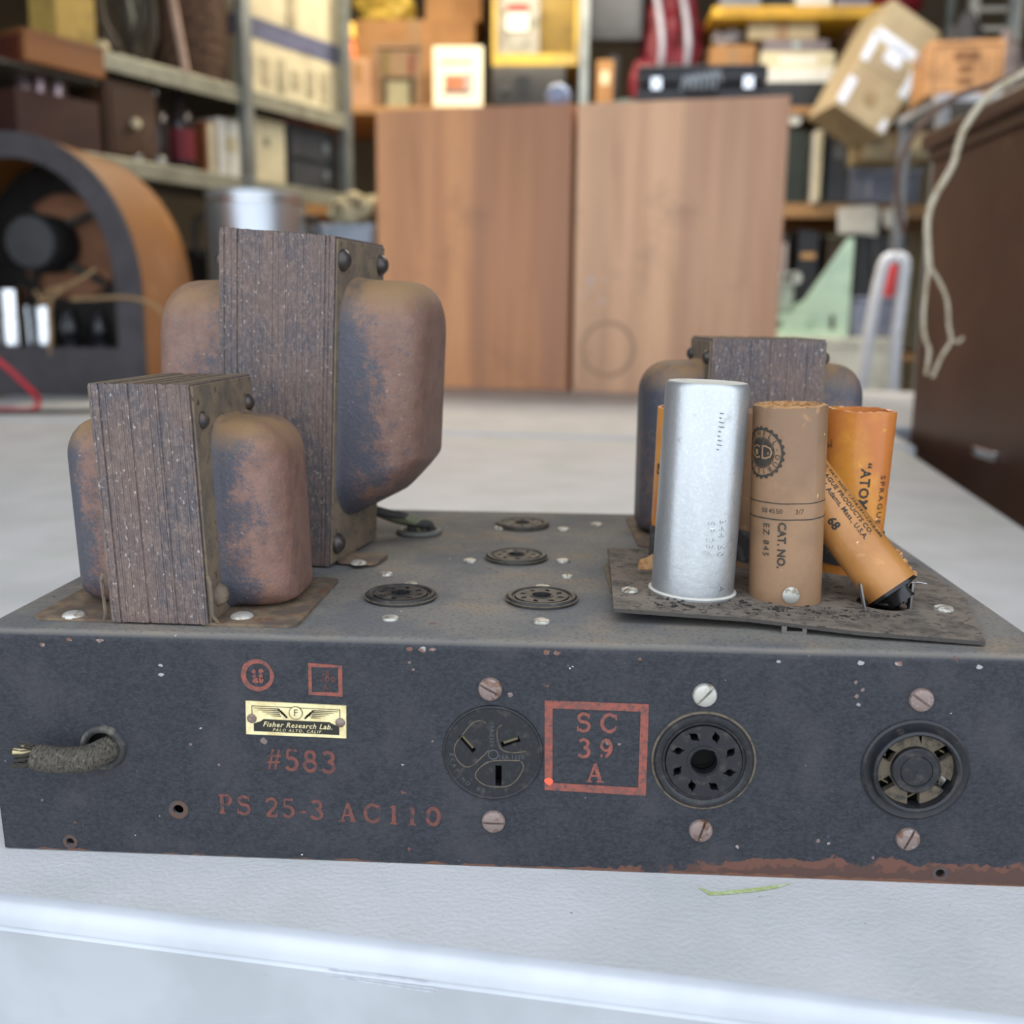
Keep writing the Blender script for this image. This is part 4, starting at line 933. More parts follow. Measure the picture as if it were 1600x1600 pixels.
part(MB().box((Lc/2, wc_/2, Hc-.034), (Lc, wc_, .016)), 'top_moulding', wood('dark_walnut_moulding', rgb(62, 40, 30), rgb(50, 32, 24), rgb(70, 46, 34), 5, .4, 'x'), cab)
for sx in (0, 1):
    for sy in (0, 1): part(MB().box((.03+sx*(Lc-.06), .03+sy*(wc_-.06), .022), (.06, .06, .045), ch=.004), 'foot', mdk, cab)
q = MB(); part(MB().box((.30, .0035, Hc-.44), (.07, .006, .012), ch=.002), 'keyhole_plate', chrome_m, cab)
ctop = ztop
# wires over the cabinet
wire_m = mat('aged_cream_cord', rgb(206, 196, 172), .55, 0, [Ly(rgb(176, 160, 132), 60, .5, .65)])
Yw = .98
wp = [atY(px, py, y) for px, py, y in ((1700, 70, .90), (1640, 96, .93), (1598, 116, .95), (1545, 150, .97), (1505, 205, .98), (1488, 260, .98), (1462, 305, .98), (1450, 340, .98), (1450, 380, .98), (1452, 418, .98))]
wl = [atY(px, py, .98) for px, py in ((1452, 418), (1447, 450), (1443, 500), (1446, 530), (1452, 548), (1447, 585))]
wr = [atY(px, py, .98) for px, py in ((1453, 416), (1468, 440), (1480, 470), (1483, 510), (1486, 532), (1470, 560), (1457, 590))]
ct_ = thing('lamp_cord', 'cream two core cord forking into two strands before the dark cabinet', 'cord', wp[4])
def Pw(mb, name, m, t, sm=60): mb.xf(Matrix.Translation(-Vector(t.location))); return part(mb, name, m, t, sm)
s1 = sm_(wp, 6); Pw(MB().tube(s1, [.0043]*len(s1), 8), 'cord_sheath', wire_m, ct_)
Pw(MB().tube(sm_(wl, 6), .0026, 7), 'cord_strand', wire_m, ct_); Pw(MB().tube(sm_(wr, 6), .0024, 7), 'cord_strand', wire_m, ct_)
q = MB().tube([wr[4], wr[4]+Vector((.009, 0, -.002)), wr[4]+Vector((.014, 0, .004))], .0022, 6); Pw(q, 'bare_end', wire_m, ct_)
bw = [atY(px, py, 1.20) for px, py in ((1640, 90), (1560, 128), (1500, 148), (1455, 180), (1425, 215), (1408, 250), (1402, 290), (1405, 330), (1412, 365))]
q = MB().tube(sm_(bw, 6), .0040, 7); o = TH(q, 'cable', plain('brown_cord_rubber', 110, 86, 74, .6), (0, 0, 0), 'thin brown cord hanging down past the far corner of the dark cabinet', 'cord', 0, 60)

# ------------------------------------------------------------------ cathedral radio
RY = 1.78
pr = atZ(215, 612); rx = atY(45, 600, RY).x; 
rad = thing('cathedral_radio', 'round topped wooden cathedral radio seen from its open back', 'radio', (rx, RY, 0), 0)
HR = atY(60, 207, RY).z; aR_ = (atY(226, 500, RY).x-rx); zs = .20
def archpts(a, h, zsh, z0=0, n=26):
    o = [(a, z0), (a, zsh)]
    for k in range(1, n): f = PI*k/n; o.append((a*math.cos(f), zsh+(h-zsh)*abs(math.sin(f))**.92))
    return o+[(-a, zsh), (-a, z0)]
FRy = lambda y: Matrix.Translation((0, y, 0)) @ Matrix.Rotation(PI/2, 4, 'X')
out_ = archpts(aR_, HR, zs); in_ = archpts(aR_-.008, HR-.008, zs, .008)
dR = .30
mr_ = mat('honey_veneer', rgb(146, 98, 46), .45, 0, [Ly(rgb(140, 92, 44), 6, .4, .62, stretch=(1, .3, 1)), Ly(rgb(186, 138, 90), 9, .6, .75)], coat=.0)
q = MB(); q.plate(out_, [in_], 0, dR-.02, FRy(dR-.02)); part(q, 'curved_shell', mr_, rad, 25)
q = MB(); q.plate(archpts(aR_+.001, HR+.001, zs, -.0), [archpts(aR_-.052, HR-.048, zs+.01, .10)], 0, .014, FRy(0)); part(q, 'back_rim', plain('grey_back_frame', 68, 64, 68, .7), rad, 25)
q = MB(); q.plate(archpts(aR_-.009, HR-.009, zs, .009), [], 0, .012, FRy(dR-.03)); part(q, 'front_baffle', plain('dark_baffle_board', 46, 42, 40, .8), rad)
TS = Matrix.Translation((-.015, dR-.045, .315)) @ Matrix.Rotation(PI/2, 4, 'X')
q = MB(); q.lathe([(.118, -.004), (.118, .004), (.108, .010), (.045, .075), (.040, .085)], 32, TS, False, False); part(q, 'speaker_cone', plain('brown_paper_cone', 176, 126, 96, .8), rad, 60)
q = MB(); q.lathe([(.046, .075), (.062, .080), (.062, .165), (.052, .178), (.001, .180)], 28, TS, True, False); part(q, 'speaker_magnet', plain('black_pot_magnet', 44, 44, 46, .5), rad, 40)
for k in range(4):
    q = MB(); a = PI/4+k*PI/2; c_, s_ = math.cos(a), math.sin(a); q.tube([TS @ Vector((.112*c_, .112*s_, .006)), TS @ Vector((.085*c_, .085*s_, .05)), TS @ Vector((.060*c_, .060*s_, .095))], .009, 6); part(q, 'speaker_frame', plain('grey_speaker_frame', 126, 130, 126, .4, .5), rad)
q = MB(); q.box((0, .14, .048), (2*aR_-.024, .20, .078), ch=.003); chs = part(q, 'radio_chassis', plain('grey_zinc_chassis', 104, 104, 104, .5, .4), rad)
for x, y, r_, h_ in ((-.17, .10, .034, .145), (-.075, .10, .034, .135), (-.02, .13, .026, .10)):
    q = MB(); q.lathe([(r_, .087), (r_, .087+h_*.55), (r_*.96, .087+h_*.56), (r_*.96, .087+h_*.96), (r_*.7, .087+h_), (.001, .087+h_)], 24, Matrix.Translation((x, y, 0))); part(q, 'shield_can', chrome_m, rad, 40)
glass = mat('tube_glass', rgb(70, 70, 76), .08, 0, trans=.75)
for x, y in ((.045, .11), (.085, .15), (.115, .10), (.155, .13)):
    q = MB(); q.lathe([(.014, .087), (.014, .105)], 16, Matrix.Translation((x, y, 0))); b_ = part(q, 'tube_base', black_m, rad)
    q = MB(); q.lathe([(.013, .105), (.019, .120), (.021, .142), (.014, .160), (.011, .168), (.009, .178), (.001, .181)], 18, Matrix.Translation((x, y, 0))); part(q, 'vacuum_tube', glass, rad, 60)
    q = MB(); q.box((x, y, .133), (.012, .008, .045)); part(q, 'tube_plate', black_m, b_)
q = MB()
tw = mat('old_tan_string', rgb(150, 122, 88), .8)
def radl(px, py, y): p = atY(px, py, RY+y); return p-Vector((rx, RY, 0))
q.tube(sm_([radl(*a) for a in ((78, 560, -.01), (80, 520, -.012), (78, 480, -.01), (90, 455, -.01), (120, 440, 0), (150, 420, .01))], 5), .0042, 7); part(q, 'tan_wire', tw, rad, 60)
q = MB(); q.tube(sm_([radl(*a) for a in ((60, 480, -.01), (75, 455, -.02), (100, 450, -.015), (70, 470, -.02), (55, 455, -.01))], 5), .0038, 7); part(q, 'tan_wire', tw, rad, 60)
q = MB(); q.tube(sm_([radl(*a) for a in ((112, 468, -.012), (150, 466, -.018), (200, 465, -.02), (240, 476, -.02), (262, 500, -.01))], 5), .0042, 7); part(q, 'tan_wire', tw, rad, 60)
# dark base board strip in front of radio, red test lead
Yl = 1.42
q = MB(); rp = [atZ(-60, 520, .12), atZ(-5, 560, .07), atZ(30, 590, .04), (atZ(60, 625, .012)), atZ(45, 640, .006), atZ(0, 642, .006), atZ(-60, 640, .006)]
rp = [Vector((p.x, min(p.y, 1.66), p.z)) for p in [atY(-60, 530, 1.5), atY(-5, 562, 1.5), atY(30, 592, 1.5), atY(58, 622, 1.48), atY(52, 640, 1.42), atY(10, 645, 1.40), atY(-60, 644, 1.40)]]
rp = [Vector((p.x, p.y, max(p.z, .0055))) for p in rp]
TH(MB().tube(sm_(rp, 6), .0050, 8), 'test_lead', plain('red_rubber_lead', 196, 40, 56, .4), (0, 0, 0), 'red insulated lead curling on the table before the cathedral radio', 'cord', 0, 60)
p = atZ(95, 636); q = MB(); q.box((0, 0, .0008), (.16, .075, .0016)); TH(q, 'paper_slip', white_m, (p.x, p.y+.02, .0006), 'slip of white paper on the table before the cathedral radio', 'paper', .2)
p = atZ(30, 645); q = MB(); q.tube(sm_([(-.16, .02, .004), (-.05, .0, .004), (.06, .015, .004), (.13, .05, .004)], 6), .004, 7); TH(q, 'cable', black_m, (p.x, p.y-.03, 0), 'black cord lying along the table before the cathedral radio', 'cord', 0, 60)

# ------------------------------------------------------------------ chrome urn and clutter behind the big transformer
p = atY(385, 560, 2.12); ru = .118
zt_ = atY(385, 291, 2.12).z
chrome2 = mat('satin_steel_pot', rgb(196, 202, 210), .38, .85)
urn = thing('chrome_urn', 'wide shiny chrome pot standing behind the tallest transformer', 'pot', (p.x, 2.12+ru, 0))
q = MB(); q.lathe([(ru*.9, 0), (ru, .01), (ru, zt_-.012), (ru*.985, zt_-.004), (ru*.97, zt_-.004), (ru*.95, zt_-.02)], 40, None, True, True); part(q, 'pot_body', chrome2, urn, 40)
q = MB(); q.lathe([(ru*1.02, zt_-.03), (ru*1.03, zt_-.026), (ru*1.02, zt_-.022)], 40, None, False, False); part(q, 'rim_band', chrome_m, urn, 40)
for s in (-1, 1):
    q = MB(); q.tube(sm_([(s*ru, 0, zt_-.06), (s*(ru+.03), 0, zt_-.065), (s*(ru+.032), 0, zt_-.14), (s*ru, 0, zt_-.15)], 5), .006, 8); part(q, 'handle', black_m, urn, 60)
cx, w_, z_, h_ = px_box(500, 348, 592, 600, 2.32)
bb = TH(MB().box((0, 0, (z_+h_+0)/2), (w_, .16, z_+h_), ch=.006), 'storage_box', plain('pale_blue_plastic', 168, 180, 196, .4), (cx+.0, 2.42, 0), 'pale blue storage box under a heap of beige fleece', 'box', -.2)
part(MB().box((0, 0, z_+h_-.012), (w_+.012, .172, .014), ch=.003), 'box_rim', plain('pale_blue_plastic', 168, 180, 196, .4), bb)
q = MB(); bm = bmesh.new(); bmesh.ops.create_icosphere(bm, subdivisions=4, radius=1)
rf = random.Random(6)
from mathutils import noise as NZ
for v in bm.verts:
    f = 1+.28*NZ.noise(v.co*2.3)+.12*NZ.noise(v.co*6); v.co = Vector((v.co.x*.075*f, v.co.y*.06*f, max(0, .036+v.co.z*.042*f)))
bm.verts.ensure_lookup_table(); q.add([v.co.copy() for v in bm.verts], [[v.index for v in f.verts] for f in bm.faces]); bm.free()
TH(q, 'fleece_bundle', mat('shaggy_beige_fleece', rgb(206, 196, 160), .9, 0, [Ly(rgb(110, 96, 76), 30, .5, .62)], bump=(60, 1, .01)), (cx+.01, 2.41, z_+h_), 'crumpled beige fleece bundle on the pale blue box', 'cloth', 0, 60)

# ------------------------------------------------------------------ left steel shelving
SA = atY(384, 142, 2.62); SZ = SA.z; sang = math.radians(27)
E_ = Vector((math.sin(sang), math.cos(sang), 0)); Nn = Vector((-math.cos(sang), math.sin(sang), 0))
def sp(px, py, ins=0): return atPlane(px, py, SA+Nn*ins, Nn)
def sloc(p): v = p-Vector((SA.x, SA.y, FLZ)); return v.dot(E_), v.z
SROT = math.atan2(E_.y, E_.x)      # local x along shelf, local y = Nn
def sw_(t, ins, z): p = Vector((SA.x, SA.y, 0))+E_*t+Nn*ins; return (p.x, p.y, z)
SMZ = sp(395, 284).z; SD = .42
su = thing('steel_shelving', 'galvanised steel shelving unit along the left wall', 'shelf', (SA.x, SA.y, FLZ), SROT)
T0 = -.85; T1 = sloc(sp(540, 178))[0]; 
t_cr = sloc(sp(165, 124, -.02))[0]; zcb = sp(165, 124, -.02).z
for z in (SZ, SMZ, SMZ-.42, zcb):
    zz = z-FLZ; T0_, T1_ = T0, T1
    if z == SZ: T0_ = t_cr+.012
    if z == zcb: T1_ = t_cr; zz -= .001
    part(MB().box(((T0_+T1_)/2, SD/2, zz-.004), (T1_-T0_, SD-.01, .008)), 'shelf_board', plain('dusty_shelf_board', 96, 92, 82, .6), su)
    if z != zcb: part(MB().box(((T0_+T1_)/2, .004, zz-.014), (T1_-T0_, .008, .042), ch=.002), 'front_rail', plain('pale_steel_rail', 168, 168, 150, .35, .4), su)
for tt_, yy_ in ((0, -.010), (T1+.012, -.0), (T0, 0), (0, SD+.006), (T1, SD+.006), (T0, SD+.006)):
    q = MB(); q.box((tt_, yy_, 1.05), (.034, .003, 2.1)); q.box((tt_-.0155 if yy_ < .1 else tt_, yy_+.012, 1.05), (.003, .026, 2.1)); part(q, 'post', steel_m, su)
part(MB().box((T1+.03, .02, SZ-.06-FLZ), (.02, .03, .16), ch=.003), 'blue_bracket', plain('steel_blue', 96, 112, 136, .4), su)
def S_thing(q, name, m, t, ins, z, label, cat, smooth=None, rz=0, **k): return TH(q, name, m, sw_(t, ins, z), label, cat, SROT+rz, smooth, **k)
# big white carton with blue band on top shelf
ta = sloc(sp(380, 80, .03))[0]; tb_ = sloc(sp(532, 80, .03))[0]; hh = sp(380, -70, .03).z-SZ
o = S_thing(MB().box(((tb_-ta)/2, .15, hh/2), (tb_-ta, .28, hh), ch=.003), 'white_carton', cream_m, ta, .03, SZ+.0005, 'long cream white carton with a blue printed band on the top left shelf', 'box')
bz = (sp(380, 35, .03).z-SZ)
part(MB().box(((tb_-ta)/2, .0085, bz), (tb_-ta-.004, .0015, .055)), 'blue_band', blue_m, o); part(MB().box((-.0005, .15, bz), (.0015, .27, .055)), 'blue_band', blue_m, o)
q = MB()
for k in range(6):
    xx = (tb_-ta)*(.08+.15*k)
    q.box((xx, .008, bz*.42), (.030+.008*(k % 2), .0015, .05+.02*(k % 3)))
part(q, 'faded_print', plain('faded_beige_print', 176, 166, 136, .8), o, kind='stuff')
q = MB()
q.prism([(-.02, 0), (.02, 0), (.02, .1), (-.02, .1)], 0, .002, Matrix.Translation(((tb_-ta)*.5, .0084, hh*.62)) @ Matrix.Rotation(PI/2, 4, 'X')); part(q, 'panel_print', plain('faded_beige_print', 176, 166, 136, .8), o)
o['category'] = 'box'
# round dark basket
tbk = sloc(sp(305, 60, .16))[0]; rb_ = .10
bk_ = MB(); bk_.lathe([(rb_*.8, 0), (rb_*.95, .05), (rb_*1.0, .14), (rb_*.97, .24), (rb_*.92, .24), (rb_*.94, .14), (rb_*.75, .012), (.001, .012)], 32, None, True, False)
o = S_thing(bk_, 'wicker_basket', mat('dark_brown_wicker', rgb(96, 72, 54), .8, 0, [Ly(rgb(70, 50, 36), 60, .45, .55)], bump=(90, 1, .004)), ta-.115, .11, SZ+.0005, 'round dark brown basket on the top left shelf beside the cream carton', 'basket', 50)
for k in range(7):
    q = MB(); q.lathe([(rb_*(.9+.09*math.sin(PI*k/7))+.003*math.cos(2*PI*j/6), .02+.032*k+.006*math.sin(2*PI*j/6)) for j in range(7)], 28, None, False, False); part(q, 'wicker_hoop', mat('dark_brown_wicker', (1, 1, 1, 1)), o, 60)
# leaning rod
a_, b_ = sp(290, 92, .005), sp(264, -30, .03)
TH(MB().tube([Vector((0, 0, 0)), Vector(b_)-Vector((a_.x, a_.y, SZ+.006))], .010, 8), 'wooden_rod', plain('pinkish_wood_rod', 190, 160, 140, .6), (a_.x, a_.y, SZ+.006), 'pale wooden rod leaning in front of the basket', 'rod', 0, 60)
# yellow box, coil of wire, cream knob
t_ = sloc(sp(106, 30, .12))[0]
o = S_thing(MB().box((0, 0, .09), (.11, .10, .18), ch=.003), 'yellow_box', plain('mustard_card', 190, 160, 86, .7), t_, .14, sp(165, 83, -.02).z+.011, 'mustard yellow box standing on the orange brown crate', 'box'); part(MB().box((0, 0, .185), (.114, .104, .012)), 'box_lid', plain('mustard_card', 190, 160, 86, .7), o)
t_ = sloc(sp(196, 40, .12))[0]; q = MB(); rw = random.Random(3)
for k in range(6):
    pts = [(.085*math.cos(f)*(1-.06*k)+rw.uniform(-.01, .01), .02*k-.05+rw.uniform(-.01, .01), .15+.13*math.sin(f)*(1-.05*k)) for f in [2*PI*j/16 for j in range(16)]]
    q.tube(pts, .008, 6, closed=True)
S_thing(q, 'cable_coil', plain('grey_brown_cable', 92, 82, 68, .5), t_, .15, SZ+.003, 'loose coil of dull cable standing on the top left shelf', 'cable', 60)
p = sp(158, 62, -.03); ball_thing('cream_ball', 'round cream ball lying on the upper left shelf edge', 'ball', (sp(158, 62, .03).x, sp(158, 62, .03).y, SZ+.0005), .018, plain('cream_bakelite', 206, 192, 150, .25))
# wooden crate standing nearer, on its own stand of boxes
Yc = 1.95
cx, w_, z_, h_ = px_box(-60, 5, 165, 122, Yc); zc = atY(165, 124, Yc).z
wcr = wood('red_brown_wood', rgb(150, 98, 52), rgb(116, 68, 36), rgb(92, 46, 26), 8, .5, 'x')
t_cr = sloc(sp(165, 124, -.02))[0]
zcb = sp(165, 124, -.02).z
L_c = t_cr-sloc(sp(38, 62, -.02))[0]
crate = thing('wooden_crate', 'orange brown wooden crate at the near end of the left shelving', 'crate', sw_(t_cr-L_c, -.02-.0, zcb), SROT)
hc = sp(165, 83, -.02).z-zcb
part(MB().box((L_c/2, .006, hc/2), (L_c, .012, hc), ch=.002), 'side_board', wcr, crate); part(MB().box((L_c/2, .262, hc/2), (L_c, .012, hc), ch=.002), 'side_board', wcr, crate)
part(MB().box((L_c-.006, .134, hc/2), (.012, .243, hc), ch=.002), 'end_board', wcr, crate); part(MB().box((.006, .134, hc/2), (.012, .243, hc), ch=.002), 'end_board', wood('dark_red_wood', rgb(96, 44, 28), rgb(78, 34, 22), rgb(110, 56, 34), 8, .5, 'x'), crate)
part(MB().box((L_c/2, .134, .006), (L_c-.025, .243, .010)), 'bottom_board', wcr, crate); part(MB().box((L_c/2, .134, hc+.005), (L_c, .268, .009)), 'top_board', wcr, crate)
crate.location = Vector(sw_(t_cr-L_c, -.02, zcb))
# things on the middle shelf
def mid(px0, px1, py0, ins, m, name, label, cat, dep=.16, ch=.003, rz=0):
    a = sloc(sp(px0, 230, ins))[0]; b = sloc(sp(px1, 230, ins))[0]; h = sp((px0+px1)/2, py0, ins).z-SMZ
    o = S_thing(MB().box(((b-a)/2, dep/2, h/2), (b-a, dep, h), ch=ch), name, m, a, ins, SMZ+.0005, label, cat, rz=rz); return o, b-a, h
o, w_, h_ = mid(342, 378, 188, .05, white_m, 'white_binder', 'white upright binder on the middle left shelf against the post', 'binder', .20); part(MB().box((w_/2, -.001, h_*.6), (w_*.5, .002, h_*.25)), 'spine_label', cream_m, o)
o, w_, h_ = mid(322, 340, 190, .05, plain('orange_brown_board', 140, 84, 50, .7), 'brown_book', 'orange brown book upright beside the white binder', 'book', .18)
part(MB().box((w_/2, .09, h_/2), (w_*.6, .182, h_-.01)), 'pages', cream_m, o)
o, w_, h_ = mid(392, 446, 190, .05, cream_m, 'cream_box', 'cream box with a small round emblem on the middle left shelf', 'box', .14)
q = MB(); q.lathe([(.013, 0), (.013, .0015)], 20, Matrix.Translation((w_*.45, .001, h_*.68)) @ Matrix.Rotation(PI/2, 4, 'X')); part(q, 'round_emblem', plain('grey_green_print', 120, 120, 100, .7), o); part(MB().box((w_/2, .07, h_+.003), (w_+.004, .144, .006)), 'box_lid', cream_m, o)
o, w_, h_ = mid(456, 524, 200, .05, dgrey_m, 'equipment_case', 'dark grey equipment case with metal clasps on the middle left shelf', 'case', .2)
for zz in (.3, .72): part(MB().box((w_*.75, -.004, h_*zz), (.020, .008, .030), ch=.002), 'clasp', steel_m, o)
part(MB().box((w_/2, -.003, h_*.5), (w_-.01, .004, .006)), 'seam_strip', black_m, o)
o = S_thing(MB().box((.0, .07, .008), (.10, .14, .016), ch=.004), 'red_tin_lid', plain('dull_red_tin', 130, 72, 66, .4), sloc(sp(468, 200, .05))[0], .05, SMZ+h_+.001, 'dull red flat tin on top of the dark grey case', 'tin')
def bottle(label, t, ins, z, r, h, m, cap, group=None, name='bottle', lab=None):
    q = MB(); q.lathe([(r*.9, 0), (r, .006), (r, h*.58), (r*.9, h*.66), (r*.42, h*.78), (r*.36, h*.94)], 20, None, True, True); o = S_thing(q, name, m, t, ins, z, label, 'bottle', 50)
    c_ = MB(); c_.lathe([(r*.42, h*.93), (r*.42, h), (.001, h)], 16); part(c_, 'cap', cap, o, 50)
    if lab: l = MB(); l.lathe([(r+.001, h*.15), (r+.001, h*.5)], 20, None, False, False); part(l, 'bottle_label', lab, o, 50)
    return o
dg = mat('dark_glass', rgb(48, 40, 40), .1, 0)
bottle('tall dark bottle with a deep red label on the middle left shelf', sloc(sp(292, 230, .05))[0], .07, SMZ+.0005, .036, .225, dg, black_m, lab=plain('deep_red_label', 108, 20, 34, .6))
bottle('dark bottle with a pale cap left of the red labelled bottle', sloc(sp(254, 230, .05))[0], .07, SMZ+.0005, .034, .20, dg, chrome_m)
o, w_, h_ = mid(168, 248, 132, .02, wood('dark_brown_drawer_wood', rgb(70, 46, 30), rgb(56, 36, 24), rgb(80, 54, 34), 8, .5, 'x'), 'wooden_drawer_box', 'dark brown wooden drawer box on the middle left shelf', 'box', .22)
kb = MB(); kb.lathe([(.006, 0), (.013, .012), (.010, .020), (.001, .022)], 14, Matrix.Translation((w_*.5, 0, h_*.5)) @ Matrix.Rotation(PI/2, 4, 'X')); part(kb, 'knob', cream_m, o, 50); part(MB().box((w_/2, -.002, h_*.5), (w_-.03, .004, h_-.04)), 'drawer_front', wood('dark_brown_drawer_wood', (1, 1, 1, 1), (1, 1, 1, 1), (1, 1, 1, 1)), o)
o, w_, h_ = mid(30, 160, 150, .02, plain('dark_red_tray', 66, 38, 32, .6), 'red_brown_tray', 'dark red brown tray box holding metal jars at the left', 'tray', .2)
hj = h_
for k, (px, r_, hh_) in enumerate(((52, .022, .062), (76, .020, .054), (104, .022, .046))):
    t_ = sloc(sp(px, 200, .06))[0]
    q = MB(); q.lathe([(r_, 0), (r_, hh_*.8), (r_*.8, hh_*.86)], 20); o2_ = S_thing(q, 'metal_jar', mat('tarnished_metal_jar', rgb(150, 130, 132), .25, .8), t_, .08, SMZ+hj+.0008, ('tall', 'middle', 'short')[k]+' tarnished metal jar on the dark red tray box', 'jar', 50)
    q = MB(); q.lathe([(r_*.86, hh_*.84), (r_*.86, hh_), (.001, hh_)], 18); part(q, 'jar_lid', steel_m, o2_, 50)
for k, px in enumerate((225, 258)):
    p = sp(px, 226, -.0); ball_thing('glass_ball', ('left', 'right')[k]+' small glass ball at the front edge of the middle left shelf', 'ball', (sw_(sloc(p)[0], .03 if k == 0 else .02, SMZ+.0005)), .016, mat('smoky_glass_ball', rgb(150, 150, 146), .06, .3))
# dark stuff lower shelf
o = S_thing(MB().box((.0, .1, .12), (.5, .2, .24), ch=.004), 'black_equipment_box', black_m, sloc(sp(420, 330, .06))[0]+.1, .06, SMZ-.42+.0005, 'black equipment box on the lowest left shelf', 'box')

# ------------------------------------------------------------------ back rack
YR = 3.5; xP = atY(913, 80, YR).x; xL = atY(535, 200, YR).x-.25; xR = atY(1565, 200, YR).x
zr1, zr2, zr3 = .895, atY(1280, 318, YR).z, atY(1250, 20, YR).z-.0
rack = thing('storage_rack', 'wide storage rack of steel posts and wooden boards along the back wall', 'shelf', ((xL+xR)/2, YR, FLZ)); cxr = (xL+xR)/2
wpl = wood('pale_shelf_plank', rgb(186, 144, 96), rgb(166, 124, 80), rgb(150, 108, 66), 6, .6, 'x')
for z in (zr1, zr2, .05): part(MB().box((0, .3, z-.012-FLZ), (xR-xL, .6, .024 if z != zr2 else .045) if z != zr2 else (xR-xL, .6, .045)), 'shelf_plank', wpl, rack) if z != zr2 else part(MB().box((0, .3, z-.024-FLZ), (xR-xL, .6, .048), ch=.002), 'shelf_plank', wpl, rack)
for x in (xL, xP, xR):
    for y in (-.012, .612):
        q = MB(); q.box((x-cxr, y, 1.12), (.030, .003, 2.24)); q.box((x-cxr-.0135, y+.010, 1.12), (.003, .020, 2.24)); part(q, 'post', steel_m, rack)
# yellow edged upper board over the right bay
cx, w_, z_, h_ = px_box(1112, 12, 1392, 33, YR-.02)
yb = TH(MB().box((0, .2, h_/2), (w_, .4, h_), ch=.008), 'yellow_level', plain('safety_yellow', 222, 176, 50, .4), (cx, YR-.02, z_), 'long yellow board lying across the stacked flat cartons', 'board')
part(MB().box((0, -.001, h_*.5), (w_*.9, .003, h_*.3)), 'face_groove', plain('darker_yellow', 196, 146, 34, .5), yb)
ztopY = z_+h_
# stack of flat cartons
def at_shelf(px0, px1, py0, py1, Y, dep, m, name, label, cat, rz=0, zb=None, ch=.003):
    cx, w, z, h = px_box(px0, py0, px1, py1, Y); 
    if zb is not None: h = z+h-zb; z = zb
    return TH(MB().box((0, dep/2, h/2), (w, dep, h), ch=ch), name, m, (cx, Y, z), label, cat, rz), w, z, h
o, w, z0s, h = at_shelf(1186, 1322, 106, 160, YR+.0, .34, white_m, 'white_tray', 'bright white tray under the stack of flat cartons', 'tray', zb=zr1+.001)
o.data.transform(Matrix.Translation((0, 0, 0)))
part(MB().box((0, -.001, h*.32), (w*1.001, .004, h*.62)), 'painted_shadow_gap', black_m, o)  # black strip over the lower tray front, painted in as the shadow beneath
zz = z0s+h+.001
o, w, z, h = at_shelf(1188, 1306, 80, 106, YR+.02, .32, cream_m, 'cream_flat_carton', 'cream flat carton on the bright white tray', 'box', zb=zz); part(MB().box((0, -.001, h*.5), (w*.5, .002, h*.4)), 'paper_label', white_m, o)
o, w, z, h = at_shelf(1192, 1296, 62, 80, YR+.03, .30, plain('grey_purple_case', 128, 118, 122, .6), 'grey_flat_case', 'thin grey flat case between two cartons in the stack', 'case', zb=z+h+.001); part(MB().box((0, -.003, h*.5), (.03, .006, h*.5)), 'catch', steel_m, o)
o, w, z, h = at_shelf(1168, 1278, 34.5, 62, YR+.03, .30, cardb2, 'flat_carton', 'tan flat carton directly under the yellow board', 'box', zb=z+h+.001); part(MB().box((0, -.0006, h*.5), (.04, .0012, h)), 'packing_tape', packt, o)
yb.location.z = z+h+.0006
zY = yb.location.z+h_
o, w, z, h = at_shelf(1106, 1182, 70, 165, YR+.02, .3, cardb, 'brown_carton', 'brown carton left of the flat carton stack', 'box', zb=zr1+.001); part(MB().box((0, -.0006, h*.6), (.03, .0012, h*.7)), 'packing_tape', packt, o); zbc = z+h
o, w, z, h = at_shelf(1318, 1400, 40, 165, YR+.10, .4, cardb3, 'pinkish_carton', 'pinkish brown carton behind the tilted parcel', 'box', zb=zr1+.001); part(MB().box((0, -.0006, h*.8), (.05, .0012, h*.4)), 'packing_tape', packt, o)
# crumpled silver bag on brown carton
def crumple(name, label, cat, loc, sx, sy, sz, m, seed=1, amp=.3, fr=2.5, smooth=60):
    q = MB(); bm = bmesh.new(); bmesh.ops.create_icosphere(bm, subdivisions=4, radius=1)
    for v in bm.verts:
        c = v.co+Vector((seed*3.1, seed, 0)); f = 1+amp*NZ.noise(c*fr)+amp*.5*NZ.noise(c*fr*2.7); v.co = Vector((v.co.x*sx*f, v.co.y*sy*f, max(0, sz*.9+v.co.z*sz*f)))
    bm.verts.ensure_lookup_table(); q.add([v.co.copy() for v in bm.verts], [[v.index for v in f.verts] for f in bm.faces]); bm.free()
    return TH(q, name, m, loc, label, cat, 0, smooth)
p = atY(1138, 50, YR+.1); crumple('silver_bag', 'crumpled silver plastic bag on the brown carton', 'bag', (p.x, YR+.1, zbc+.001), .05, .05, .036, mat('silver_film', rgb(170, 168, 172), .2, .7), 2, .45, 3)
# things on top of the yellow board
for px0, px1, h, m_, nm, lb in ((1125, 1190, .05, grey_m, 'grey_box', 'flat grey box at the left end of the yellow board'), (1196, 1240, .03, black_m, 'black_box', 'thin black box on the yellow board'), (1244, 1300, .06, white_m, 'white_box', 'white box on the middle of the yellow board'), (1306, 1362, .035, plain('mauve_grey', 140, 136, 150, .5), 'mauve_box', 'mauve grey flat box at the right end of the yellow board')):
    cx, w, z, _ = px_box(px0, 0, px1, 10, YR+.05); o = TH(MB().box((0, .1, h/2), (w, .2, h), ch=.003), nm, m_, (cx, YR+.05, zY+.0005), lb, 'box'); part(MB().box((0, .1, h+.002), (w+.003, .203, .004)), 'box_lid', m_, o)
